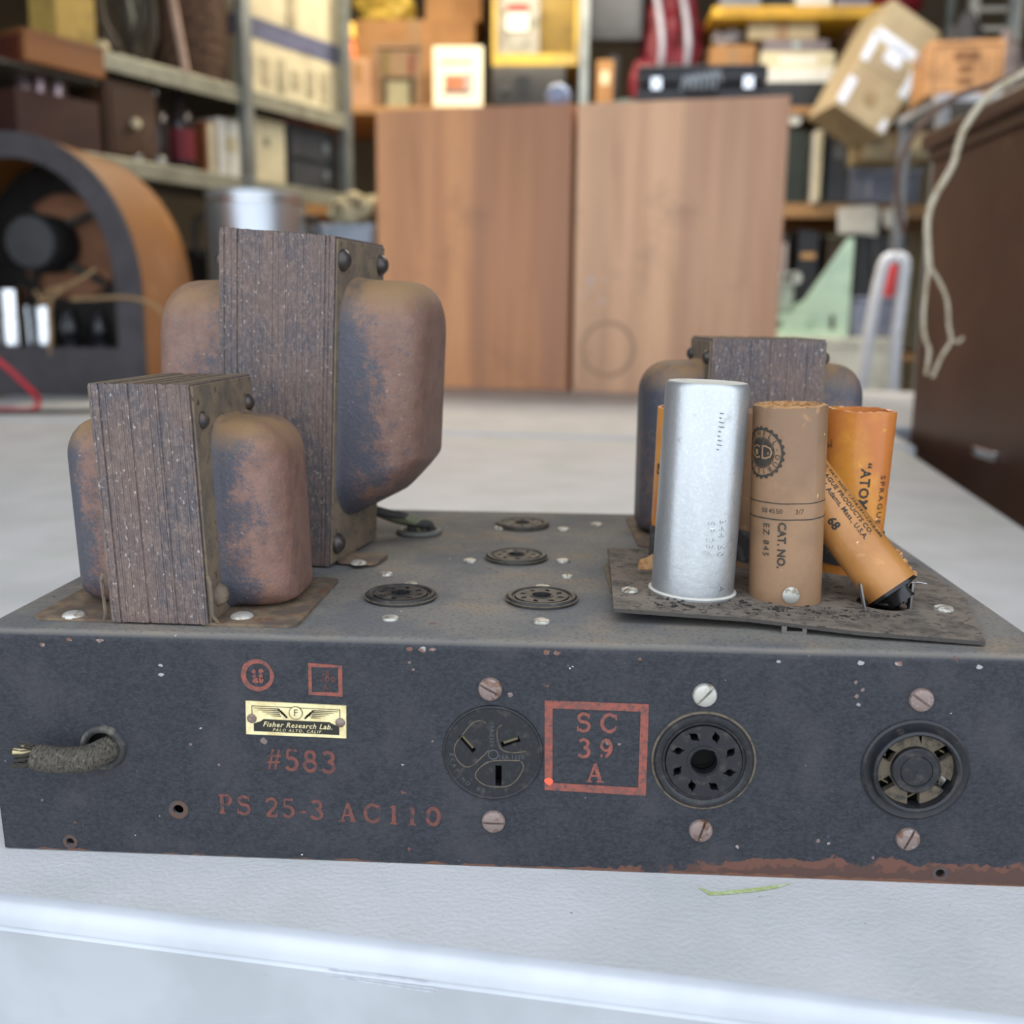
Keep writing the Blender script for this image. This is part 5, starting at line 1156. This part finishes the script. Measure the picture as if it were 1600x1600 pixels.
# red backpack
mred = plain('maroon_nylon', 124, 36, 50, .55, var=.7, sc=14)
p = atY(1065, 60, YR-.02)
bp_ = crumple('maroon_backpack', 'maroon backpack with pale straps behind the black carry case', 'backpack', (p.x-.02, YR+.16, zr1+.001), .105, .10, .24, mred, 5, .35, 2.2)
for dx in (-.06, .03):
    q = MB(); q.tube(sm_([(dx, -.10, .08), (dx+.015, -.155, .16), (dx+.01, -.155, .26), (dx-.01, -.10, .40)], 5), .011, 6); part(q, 'strap', plain('pale_grey_webbing', 176, 176, 190, .4), bp_, 60)
crumple('maroon_pouch', 'small maroon pouch drooping left of the backpack', 'bag', (atY(1015, 90, YR).x-.02, YR+.01, zr1+.001), .045, .045, .08, mred, 9, .3, 2.5)
crumple('red_cloth', 'dark red cloth bundle behind the top of the tilted parcel', 'cloth', (atY(1400, 5, YR+.3).x, YR+.32, zr1+.34), .10, .08, .10, plain('crimson_cloth', 128, 22, 34, .7), 4)
# dark monitor
cx, w, z, h = px_box(917, -60, 1008, 60, YR+.05)
mo = thing('monitor', 'dark grey monitor on the back rack right of the steel post', 'monitor', (cx, YR+.10, zr1+.001))
part(MB().box((0, .02, .006), (.16, .14, .012), ch=.003), 'monitor_base', black_m, mo); part(MB().box((0, .03, .1), (.04, .02, .19)), 'monitor_neck', black_m, mo)
part(MB().box((0, 0, z-zr1+h/2), (w, .04, h), ch=.006), 'monitor_frame', dgrey_m, mo); part(MB().box((0, -.021, z-zr1+h/2+.006), (w-.03, .003, h-.045)), 'screen', plain('unlit_screen', 78, 80, 84, .3), mo)
o, w, z, h = at_shelf(922, 962, 92, 165, YR+.0, .2, cardb, 'small_brown_carton', 'small brown carton beside the steel post under the monitor', 'box', zb=zr1+.001) if False else (None, 0, 0, 0)
cx, w, z, h = px_box(922, 95, 950, 165, YR-.0); o = TH(MB().box((0, -.04, h/2+.0), (w, .07, h), ch=.003), 'small_brown_carton', cardb, (cx+.02, YR+.055, zr1+.001), 'small brown carton at the foot of the steel post', 'box'); part(MB().box((0, -.0756, h*.6), (w*.5, .0012, h*.3)), 'paper_label', cream_m, o)
# left bay
o, w, z, h = at_shelf(556, 742, 30, 172, YR+.22, .34, cardb, 'large_carton', 'large brown carton behind the framed pictures', 'box', zb=zr1+.001); part(MB().box((0, -.0006, h*.5), (.05, .0012, h)), 'packing_tape', packt, o); zl = z+h
q = MB(); 
crumple('yellow_bag', 'bright yellow plastic bag on top of the large brown carton', 'bag', (atY(598, 30, YR+.3).x, YR+.36, zl+.001), .115, .12, .09, plain('yellow_plastic_bag', 226, 196, 92, .35), 3, .3, 2)
o, w, z, h = at_shelf(662, 752, -90, 62, YR+.08, .10, mat('brown_corrugated_card', (1, 1, 1, 1)), 'upper_carton', 'upper brown carton hanging over the white poster card', 'box') if False else (None, 0, 0, 0)
cx, w, z, h = px_box(664, -60, 752, 62, YR+.24); carton('plain brown carton stacked above the white poster card', (cx, YR+.40, zl+.001), w, .3, h, 0, cardb)
o, w, z, h = at_shelf(542, 578, 90, 172, YR+.02, .17, cardb3, 'narrow_carton', 'narrow brown carton left of the framed pictures', 'box', zb=zr1+.001); part(MB().box((0, -.0006, h*.7), (.03, .0012, h*.4)), 'packing_tape', packt, o); zn = z+h
q = MB(); q.lathe([(.020, 0), (.016, .05), (.004, .07)], 14); o = TH(q, 'orange_nozzle_tube', plain('orange_plastic', 220, 110, 40, .4), (atY(546, 100, YR).x, YR+.05, zn+.001), 'orange and yellow squeeze bottle on the narrow carton', 'bottle', 0, 50); q = MB(); q.lathe([(.018, .07), (.012, .12), (.001, .125)], 12); part(q, 'yellow_cap', plain('yellow_cap_plastic', 226, 190, 70, .4), o, 50)
def framed(label, px0, px1, py0, py1, Y, fm, im, zb, extra=None, name='picture_frame', cat='picture'):
    cx, w, z, h = px_box(px0, py0, px1, py1, Y); h = z+h-zb
    t = thing(name, label, cat, (cx, Y, zb)); b = .10*w
    for x, z_, dx, dz in ((0, b/2, w, b), (0, h-b/2, w, b), (-w/2+b/2, h/2, b, h-2*b), (w/2-b/2, h/2, b, h-2*b)): part(MB().box((x, .01, z_), (dx, .02, dz), ch=.001), 'frame_rail', fm, t)
    part(MB().box((0, .014, h/2), (w-1.9*b, .010, h-1.9*b)), 'picture_panel', im, t); return t, w, h
t, w, h = framed('brown framed picture with a pale lower panel behind the left speaker cabinet', 582, 662, 66, 172, YR+.10, plain('worn_brown_frame', 138, 108, 78, .6), plain('faded_tan_print', 132, 108, 82, .7), zr1+.001)
part(MB().box((-.045, .006, h*.72), (.022, .003, h*.3)), 'print_block', plain('olive_print', 120, 104, 56, .7), t); part(MB().box((.048, .006, h*.70), (.020, .003, h*.28)), 'print_block', plain('maroon_print', 120, 62, 54, .7), t)
part(MB().box((0, .004, h*.28), (w*.62, .005, h*.46)), 'print_block', plain('dark_olive_print', 62, 52, 34, .7), t); part(MB().box((0, .0, h*.24), (w*.42, .005, h*.38)), 'print_block', plain('sage_print', 150, 148, 120, .7), t)
cx, w, z, h = px_box(676, 70, 754, 172, YR+.0); h = z+h-zr1-.001
pc = TH(MB().box((0, 0, h/2), (w, .006, h), ch=.001), 'poster_card', plain('ivory_card', 232, 226, 200, .6, var=.96), (cx, YR+.02, zr1+.001), 'ivory poster card with a red brown picture and dark heading', 'poster', 0)
part(MB().box((-.005, -.0038, h*.74), (w*.62, .0015, h*.09)), 'heading_print', plain('grey_green_lettering', 168, 168, 146, .7), pc); part(MB().box((-.012, -.0038, h*.40), (w*.40, .0015, h*.26)), 'picture_print', plain('terracotta_print', 178, 116, 84, .7), pc)
part(MB().box((-.004, -.0038, h*.24), (w*.55, .0015, h*.06)), 'picture_print', plain('slate_print', 110, 110, 116, .7), pc); part(MB().box((.038, -.0038, h*.42), (w*.16, .0015, h*.30)), 'picture_print', plain('lilac_print', 186, 172, 166, .7), pc)
# black machine and yellow crate
cx, w, z, h = px_box(768, 102, 884, 172, YR); h = z+h-zr1-.001
bm_ = TH(MB().box((0, .15, h/2), (w, .3, h), ch=.008), 'black_machine', plain('black_crackle_metal', 50, 50, 50, .5), (cx, YR+.0, zr1+.001), 'black boxy machine under the yellow crate', 'machine', 0, 40)
part(MB().box((-.02, -.002, h*.5), (.05, .004, h*.5)), 'dark_vent', black_m, bm_); q = MB(); q.lathe([(.012, 0), (.010, .014), (.001, .014)], 14, Matrix.Translation((-.08, 0, h*.4)) @ Matrix.Rotation(PI/2, 4, 'X')); part(q, 'dial', dgrey_m, bm_, 50)
zc_ = zr1+.001+h
ym = mat('yellow_plastic_crate', rgb(202, 172, 74), .4, 0, [Ly(rgb(176, 150, 80), 12, .45, .6)])
cx, w, z, h2 = px_box(768, -80, 908, 94, YR)
yc = thing('yellow_crate', 'open yellow plastic crate on the black machine', 'crate', (cx, YR+.01, zc_+.001)); hC = z+h2-zc_
part(MB().box((0, .15, .008), (w, .30, .016), ch=.003), 'crate_floor', ym, yc)
for s in (-1, 1): part(MB().box((s*(w/2-.008), .15, hC/2+.008), (.016, .30, hC-.017), ch=.003), 'crate_side', ym, yc)
part(MB().box((0, .292, hC/2+.008), (w-.034, .014, hC-.017)), 'crate_back', ym, yc); part(MB().box((0, .006, .028), (w-.034, .012, .022)), 'front_lip', ym, yc)
clr = mat('cloudy_clear_plastic', rgb(196, 192, 178), .25, 0, trans=.35, layers=[Ly(rgb(150, 148, 132), 20, .45, .6)])
cx2, w2, z2, h3 = px_box(766, -60, 842, 82, YR+.03)
cb = TH(MB().box((0, .07, h3/2), (w2*.92, .13, h3), ch=.006), 'clear_tub', clr, (cx2+.012, YR+.035, zc_+.019), 'cloudy clear tub with a red and white label inside the yellow crate', 'tub', 0, 40)
part(MB().box((.0, .0015, h3*.45), (.075, .003, .06)), 'tub_label', white_m, cb); part(MB().box((.0, .0005, h3*.45+.045), (.075, .003, .025)), 'tub_label_top', plain('dull_red_label', 160, 70, 66, .6), cb)
# tilted parcel
YT = 3.20
def quad_center(pts): return sum((Vector(p) for p in pts), Vector((0, 0)))/len(pts)
c1 = atY(1387, 116, YT)+Vector((0, 0, .018)); wb_ = (atY(1500, 100, YT).x-atY(1400, 100, YT).x)*.98; hb_ = (atY(1400, 0, YT).z-atY(1400, 208, YT).z)*.94
tp_ = MB().box((0, .10, 0), (wb_, .20, hb_), ch=.003)
par = TH(tp_, 'tilted_parcel', cardb2, c1, 'tan cardboard parcel with white tape, tilted on top of the tan box', 'box'); par.rotation_euler = (math.radians(-4), math.radians(29), math.radians(10))
wt_ = mat('white_parcel_tape', rgb(226, 232, 244), .3)
def tapep(x0, z0, x1, z1, w, m=wt_, y=-.0012): 
    L_ = math.hypot(x1-x0, z1-z0); a = math.atan2(z1-z0, x1-x0); return MB().box((0, 0, 0), (L_, .0024, w), Matrix.Translation(((x0+x1)/2, y, (z0+z1)/2)) @ Matrix.Rotation(-a, 4, 'Y'))
hw, hh2 = wb_/2, hb_/2
for a in ((-hw+.008, hh2*.40, hw-.008, hh2*.40, .034), (-hw+.012, hh2*.40, -hw+.012, -hh2*.12, .026), (hw-.012, hh2*.40, hw-.012, -hh2*.28, .026), (-hw+.012, -hh2*.45, -hw+.012, -hh2*.92, .030), (hw-.03, -hh2*.85, hw-.01, -hh2*.85, .04), (.0, hh2*.38, .0, hh2*.06, .06)):
    part(tapep(*a), 'white_tape', wt_, par)
part(tapep(-hw+.03, -hh2*.0, hw-.03, -hh2*.0, .055, mat('grey_tan_patch', rgb(164, 148, 120), .5), -.0008), 'torn_label_patch', mat('grey_tan_patch', rgb(164, 148, 120), .5), par)
q = MB(); q.lathe([(.024, 0), (.024, .0014)], 20, Matrix.Translation((0, .0, -hh2*.6)) @ Matrix.Rotation(PI/2, 4, 'X')); part(q, 'round_print', plain('brown_grey_print', 158, 136, 102, .7), par)
# items on R2 right
o, w, z, h = at_shelf(1326, 1440, 262, 312, YR-.02, .36, plain('blue_grey_bin', 112, 116, 132, .45), 'grey_bin', 'blue grey plastic bin on the back rack under the tan box', 'bin', zb=zr2+.001); part(MB().box((0, -.005, h-.012), (w+.008, .012, .018), ch=.002), 'bin_rim', plain('pale_bin_rim', 150, 154, 168, .4), o)
for k in (-1, 1): part(MB().box((k*w*.22, -.003, h*.42), (.012, .006, h*.55)), 'bin_rib', plain('pale_bin_rim', 150, 154, 168, .4), o)
zbn = z+h
o, w, z, h = at_shelf(1348, 1456, 206, 262, YR-.20, .40, cardb2, 'tan_box', 'tan cardboard box below the tilted parcel', 'box', zb=zbn+.003); part(MB().box((0, -.0006, h*.5), (.04, .0012, h)), 'packing_tape', packt, o)
o, w, z, h = at_shelf(1290, 1330, 200, 312, YR+.0, .26, dgrey_m, 'grey_binder', 'dark grey box file standing beside the white folder', 'binder', zb=zr2+.001); part(MB().box((0, -.001, h*.7), (w*.6, .002, h*.2)), 'spine_label', grey_m, o)
o, w, z, h = at_shelf(1269, 1288, 203, 312, YR-.02, .26, white_m, 'white_folder', 'bright white folder standing on the back rack', 'folder', zb=zr2+.001); part(MB().box((0, .12, h/2), (w*.6, .262, h-.012)), 'pages', cream_m, o)
o, w, z, h = at_shelf(1222, 1264, 206, 312, YR+.02, .26, plain('dark_green_tin', 42, 50, 42, .5), 'dark_green_can', 'dark green tin standing left of the white folder', 'tin', zb=zr2+.001); part(MB().box((0, .13, h+.006), (w*.9, .24, .012), ch=.002), 'tin_lid', black_m, o); zgt = z+h+.012
q = MB(); Tb = Matrix.Rotation(PI/2, 4, 'X') @ Matrix.Translation((0, 0, 0)); q.lathe([(.028, -.16), (.030, -.15), (.030, -.02), (.018, .0), (.016, .02)], 20, Matrix.Translation((0, .02, .031)) @ Tb)
o = TH(q, 'green_bottle', plain('leaf_green_plastic', 96, 140, 84, .35), (atY(1245, 175, YR).x, YR+.04, zgt+.0005), 'green bottle lying with its white cap outwards on the dark green tin', 'bottle', 0, 50)
q = MB(); q.lathe([(.020, .018), (.022, .02), (.022, .045), (.001, .046)], 18, Matrix.Translation((0, .02, .031)) @ Tb); part(q, 'white_cap', white_m, o, 50)
# brown printed box at right, on the dark cabinet
zz = ctop+.001; YB = 2.2
cx, w, z, h = px_box(1456, 58, 1582, 148, 2.85)
# bench-height stand behind the cabinet carrying the printed box
std = thing('tall_side_table', 'tall grey side table behind the dark cabinet', 'table', (cx+.10, 2.85, FLZ)); hst = z-FLZ
part(MB().box((0, .18, hst-.012), (.38, .40, .024), ch=.003), 'table_top', plain('pale_grey_top', 172, 176, 186, .5), std)
for sx in (-.17, .17):
    for sy in (.0, .34): part(MB().box((sx, sy, (hst-.024)/2), (.03, .03, hst-.024)), 'leg', grey_m, std)
pb = carton('brown cardboard box with lines of dark printing right of the tilted parcel', (cx, 2.85+.12, z+.001), w, .20, h-.004, -.10, plain('orange_brown_card', 190, 142, 96, .8))
q = MB()
fr = [(-w*.42, h*.08), (w*.42, h*.08), (w*.42, h*.9), (-w*.42, h*.9)]; q.plate(fr, [[(x*.97, h*.49+(z_-h*.49)*.96) for x, z_ in fr]], 0, .001, Matrix.Translation((0, -.101, 0)) @ Matrix.Rotation(PI/2, 4, 'X')); part(q, 'printed_border', plain('dark_card_print', 134, 92, 62, .8), pb)
q = MB()
for k, (hl, s_) in enumerate(((.022, 'HANDLE'), (.016, 'WITH CARE'), (.014, 'THIS SIDE UP'))): text_mb(q, ('IIIIIIIII', 'IIIIIII', 'IIIIIIIII')[k], hl, Matrix.Translation((.0, -.1022, h*(.70-.22*k))) @ Matrix.Rotation(PI/2, 4, 'X'), bold=.06)
part(q, 'printed_lines', plain('dark_card_print', 134, 92, 62, .8), pb)
crumple('black_bag', 'black bag slumped behind the printed brown box', 'bag', (atY(1478, 60, 3.2).x+.04, 3.14, z+.001), .06, .045, .15, plain('black_bag_cloth', 48, 48, 50, .7), 7, .3, 2)
crumple('grey_bag', 'grey cloth bag at the right behind the printed brown box', 'bag', (atY(1562, 60, 3.2).x, 3.14, z+.001), .055, .045, .12, plain('grey_bag_cloth', 124, 112, 110, .8), 8, .3, 2)
# clear wrap sheet on the dark cabinet top
cabM = Matrix.Translation((A.x, A.y, 0)) @ Matrix.Rotation(ang, 4, 'Z')
q = MB(); rw = random.Random(12); nx, ny = 16, 8
vs = [(x/nx*.60, y/ny*.36, .0015+.006*abs(NZ.noise(Vector((x*.7, y*.7, 3))))) for y in range(ny+1) for x in range(nx+1)]
q.add(vs, [(y*(nx+1)+x, y*(nx+1)+x+1, (y+1)*(nx+1)+x+1, (y+1)*(nx+1)+x) for y in range(ny) for x in range(nx)])
q.add([(x, y, z-.001) for x, y, z in vs], [(y*(nx+1)+x, (y+1)*(nx+1)+x, (y+1)*(nx+1)+x+1, y*(nx+1)+x+1) for y in range(ny) for x in range(nx)])
wl_ = cabM @ Vector((.02, .06, 0)); o = TH(q, 'plastic_wrap', mat('pale_plastic_wrap', rgb(176, 180, 194), .25), (wl_.x, wl_.y, ctop+.0008), 'sheet of pale plastic wrap lying on the dark cabinet', 'plastic sheet', ang, 60)
# white frame far right
cx, w, z, h = px_box(1556, -60, 1640, 60, 3.75)
wf = thing('white_wire_rack', 'white metal rack frame at the top right edge', 'rack', (cx, 4.0, FLZ)); hf = z+h-FLZ
for s in (-1, 1): part(MB().box((s*w/2, 0, hf/2), (.035, .03, hf), ch=.003), 'post', white_m, wf)
for k in range(6): part(MB().box((0, 0, hf-.02-.07*k), (w-.036, .02, .016), ch=.003), 'cross_bar', white_m, wf)
o = carton('tall cream carton behind the white rack frame', (atY(1500, 0, 4.4).x, 4.45, FLZ+.001), .5, .4, 1.95, 0, cream_m)
# ------------------------------------------------------------------ right lower area
# bench
YBn = 2.98; zbn_ = atY(1290, 527, YBn).z; x0b = atY(1140, 527, YBn).x; x1b = atY(1398, 527, YBn).x
bn = thing('workbench', 'cream painted workbench behind the second table', 'workbench', ((x0b+x1b)/2, YBn, FLZ)); wbn = x1b-x0b; hbn = zbn_-FLZ
part(MB().box((0, .22, hbn-.015), (wbn, .44, .03), ch=.003), 'bench_top', plain('cream_bench_paint', 222, 220, 204, .5), bn); part(MB().box((0, .012, hbn-.16), (wbn-.01, .02, .258)), 'apron_board', plain('cream_bench_paint', 222, 220, 204, .5), bn)
for sx in (-1, 1):
    for sy in (.05, .39): part(MB().box((sx*(wbn/2-.04), sy, (hbn-.292)/2 if sy < .1 else (hbn-.03)/2), (.05, .05, hbn-.292 if sy < .1 else hbn-.03)), 'leg', plain('cream_bench_paint', 222, 220, 204, .5), bn)
# mint green machine
mint = mat('mint_green_enamel', rgb(196, 224, 198), .4, 0, [Ly(rgb(180, 208, 186), 12, .45, .6)])
xa = atY(1200, 500, YBn+.05).x; xb = atY(1326, 500, YBn+.05).x; zt1 = atY(1320, 372, YBn+.05).z; zm = zbn_+.001
mm = thing('mint_green_machine', 'mint green machine frame with a triangular side plate on the cream workbench', 'machine', (xa, YBn+.05, zm))
wm = xb-xa; hm = zt1-zm
q = MB(); q.plate([(0, 0), (wm, 0), (wm, hm*.22), (wm, hm), (wm*.93, hm), (wm*.34, hm*.24), (0, hm*.24)], [slot(wm*.80, hm*.14, .016, .05, 0), circ(wm*.52, hm*.12, .014, 16), circ(wm*.14, hm*.12, .014, 16)], 0, .012, Matrix.Rotation(PI/2, 4, 'X') @ Matrix.Translation((0, 0, -.012))); part(q, 'side_plate', mint, mm)
q = MB(); q.plate([(0, 0), (wm, 0), (wm, hm*.45), (wm*.8, hm*.45), (wm*.34, hm*.24), (0, hm*.24)], [], 0, .012, Matrix.Translation((0, .26, 0)) @ Matrix.Rotation(PI/2, 4, 'X')); part(q, 'side_plate', mint, mm)
part(MB().box((wm/2, .13, .01), (wm-.01, .23, .018)), 'base_plate', mint, mm)
part(MB().box((wm*.17, .13, hm*.40), (wm*.32, .20, hm*.30), ch=.006), 'mechanism_block', plain('pale_grey_green', 170, 182, 168, .5), mm)
for k in range(4):
    q = MB(); q.lathe([(.020, 0), (.020, .21)], 16, Matrix.Translation((wm*(.06+.09*k), .235, hm*.60)) @ Matrix.Rotation(PI/2, 4, 'X')); part(q, 'roller', plain('white_roller', 212, 216, 206, .4), mm, 50)
# clutter above the machine (standing on the rack's lower plank)
zlow = atY(1280, 432, YR-.1).z
lowb = thing('metal_cabinet', 'low dark metal cabinet behind the mint green machine', 'cabinet', (atY(1330, 432, YR-.06).x, YR-.04, FLZ)) if False else None
cx, w, z, h = px_box(1218, 352, 1268, 436, YR+.0)
def low(px0, px1, py0, m, name, label, cat, Y=YR+.01, dep=.2):
    cx, w, z, h = px_box(px0, py0, px1, 520, Y); zb = .051; h = z+h-zb
    return TH(MB().box((0, dep/2, h/2), (w, dep, h), ch=.004), name, m, (cx, Y, zb), label, cat), w, h
o, w, h = low(1210, 1236, 366, plain('dusty_black_case', 44, 42, 40, .6), 'black_narrow_case', 'narrow black case with a pale strip behind the mint green machine', 'case'); part(MB().box((0, -.002, h*.75), (w*.4, .004, h*.35)), 'pale_strip', plain('pale_pink_strip', 190, 178, 176, .5), o)
o, w, h = low(1238, 1282, 362, black_m, 'black_toolbox', 'black toolbox behind the mint green machine', 'toolbox'); part(MB().box((0, -.004, h*.8), (.05, .008, .02), ch=.002), 'orange_latch', plain('pale_orange_latch', 216, 168, 112, .5), o); part(MB().box((0, .1, h+.008), (w*.8, .03, .016), ch=.003), 'handle', dgrey_m, o)
o, w, h = low(1285, 1322, 372, plain('dark_brown_box', 66, 56, 46, .7), 'dark_brown_box', 'dark brown box right of the black toolbox', 'box'); part(MB().box((0, .1, h+.004), (w+.004, .204, .008)), 'box_lid', plain('olive_lid', 124, 124, 100, .7), o)
o, w, h = low(1328, 1420, 366, black_m, 'black_bag', 'large black bag hanging low under the right end of the rack', 'bag', YR-.0); part(MB().tube(sm_([(-.03, -.01, h), (-.02, -.018, h*.7), (.02, -.018, h*.4)], 5), .012, 6), 'strap', dgrey_m, o)
# papers hanging over shelf R2 edge
for k, (pts, lb) in enumerate((( (1312, 322, 1372, 362), 'sheaf of white papers pinned under the middle rack plank'), ((1384, 326, 1414, 352), 'small white paper right of the sheaf under the rack plank'))):
    cx, w, z, h = px_box(pts[0], pts[1], pts[2], pts[3], YR-.03); q = MB()
    for j in range(4): q.box((.004*j-.006, .0+.0022*j, h/2-.003*j), (w, .0015, h), Matrix.Rotation(.05*j-.1, 4, 'Y'))
    TH(q, 'white_papers', white_m, (cx, YR-.030, z), lb, 'paper')
# white chair
YCh = 2.58; 
ch1 = thing('white_plastic_chair', 'white plastic chair behind the far right corner of the second table', 'chair', (atY(1385, 500, YCh).x, YCh, FLZ))
X0 = ch1.location.x
def chp(px, py, y=0): p = atY(px, py, YCh+y); return Vector((p.x-X0, y, p.z-FLZ))
wh = plain('white_chair_plastic', 224, 228, 236, .4, var=.95)
topz = chp(1398, 402).z
l0 = [Vector((-.11, 0, 0)), chp(1350, 575), chp(1362, 500), chp(1374, 440), chp(1384, 408), chp(1397, 402)]
r0 = [Vector((.06, 0, 0)), chp(1397, 582), chp(1404, 500), chp(1411, 440), chp(1413, 408), chp(1400, 402)]
part(MB().tube(sm_(l0, 6), .0165, 10), 'rear_leg', wh, ch1, 60); part(MB().tube(sm_(r0, 6), .0165, 10), 'rear_leg', wh, ch1, 60)
part(MB().box((-.03, .20, .43), (.30, .38, .025), ch=.01), 'seat', wh, ch1, 40)
for sx in (-.16, .10): part(MB().box((sx, .37, .209), (.03, .03, .417), ch=.005), 'front_leg', wh, ch1)
part(MB().box((-.02, .008, .50), (.12, .016, .05), ch=.005), 'back_rail', wh, ch1)
p = atY(1392, 466, YBn+.1); q = MB(); q.lathe([(.034, 0), (.038, .08), (.028, .10), (.012, .11), (.012, .125), (.001, .126)], 18)
cx, w, z, h = px_box(1330, 468, 1402, 540, YBn+.06); hb = z+h-zbn_-.001
tub = TH(MB().box((0, .09, hb/2), (w, .18, hb), ch=.01), 'grey_blue_tub', plain('grey_blue_plastic', 134, 140, 162, .45), (cx, YBn+.06, zbn_+.001), 'grey blue tub on the cream workbench behind the white chair', 'tub', 0, 40); part(MB().box((0, .09, hb+.003), (w+.01, .19, .008), ch=.002), 'tub_lid', plain('pale_tub_lid', 164, 170, 190, .4), tub)
o = TH(q, 'red_bottle', plain('coral_red_plastic', 206, 62, 66, .35), (p.x, YBn+.14, zbn_+.001+hb+.008), 'red plastic bottle standing on the grey blue tub', 'bottle', 0, 50); q = MB(); q.lathe([(.014, .118), (.014, .135), (.001, .136)], 14); part(q, 'cap', black_m, o, 50)
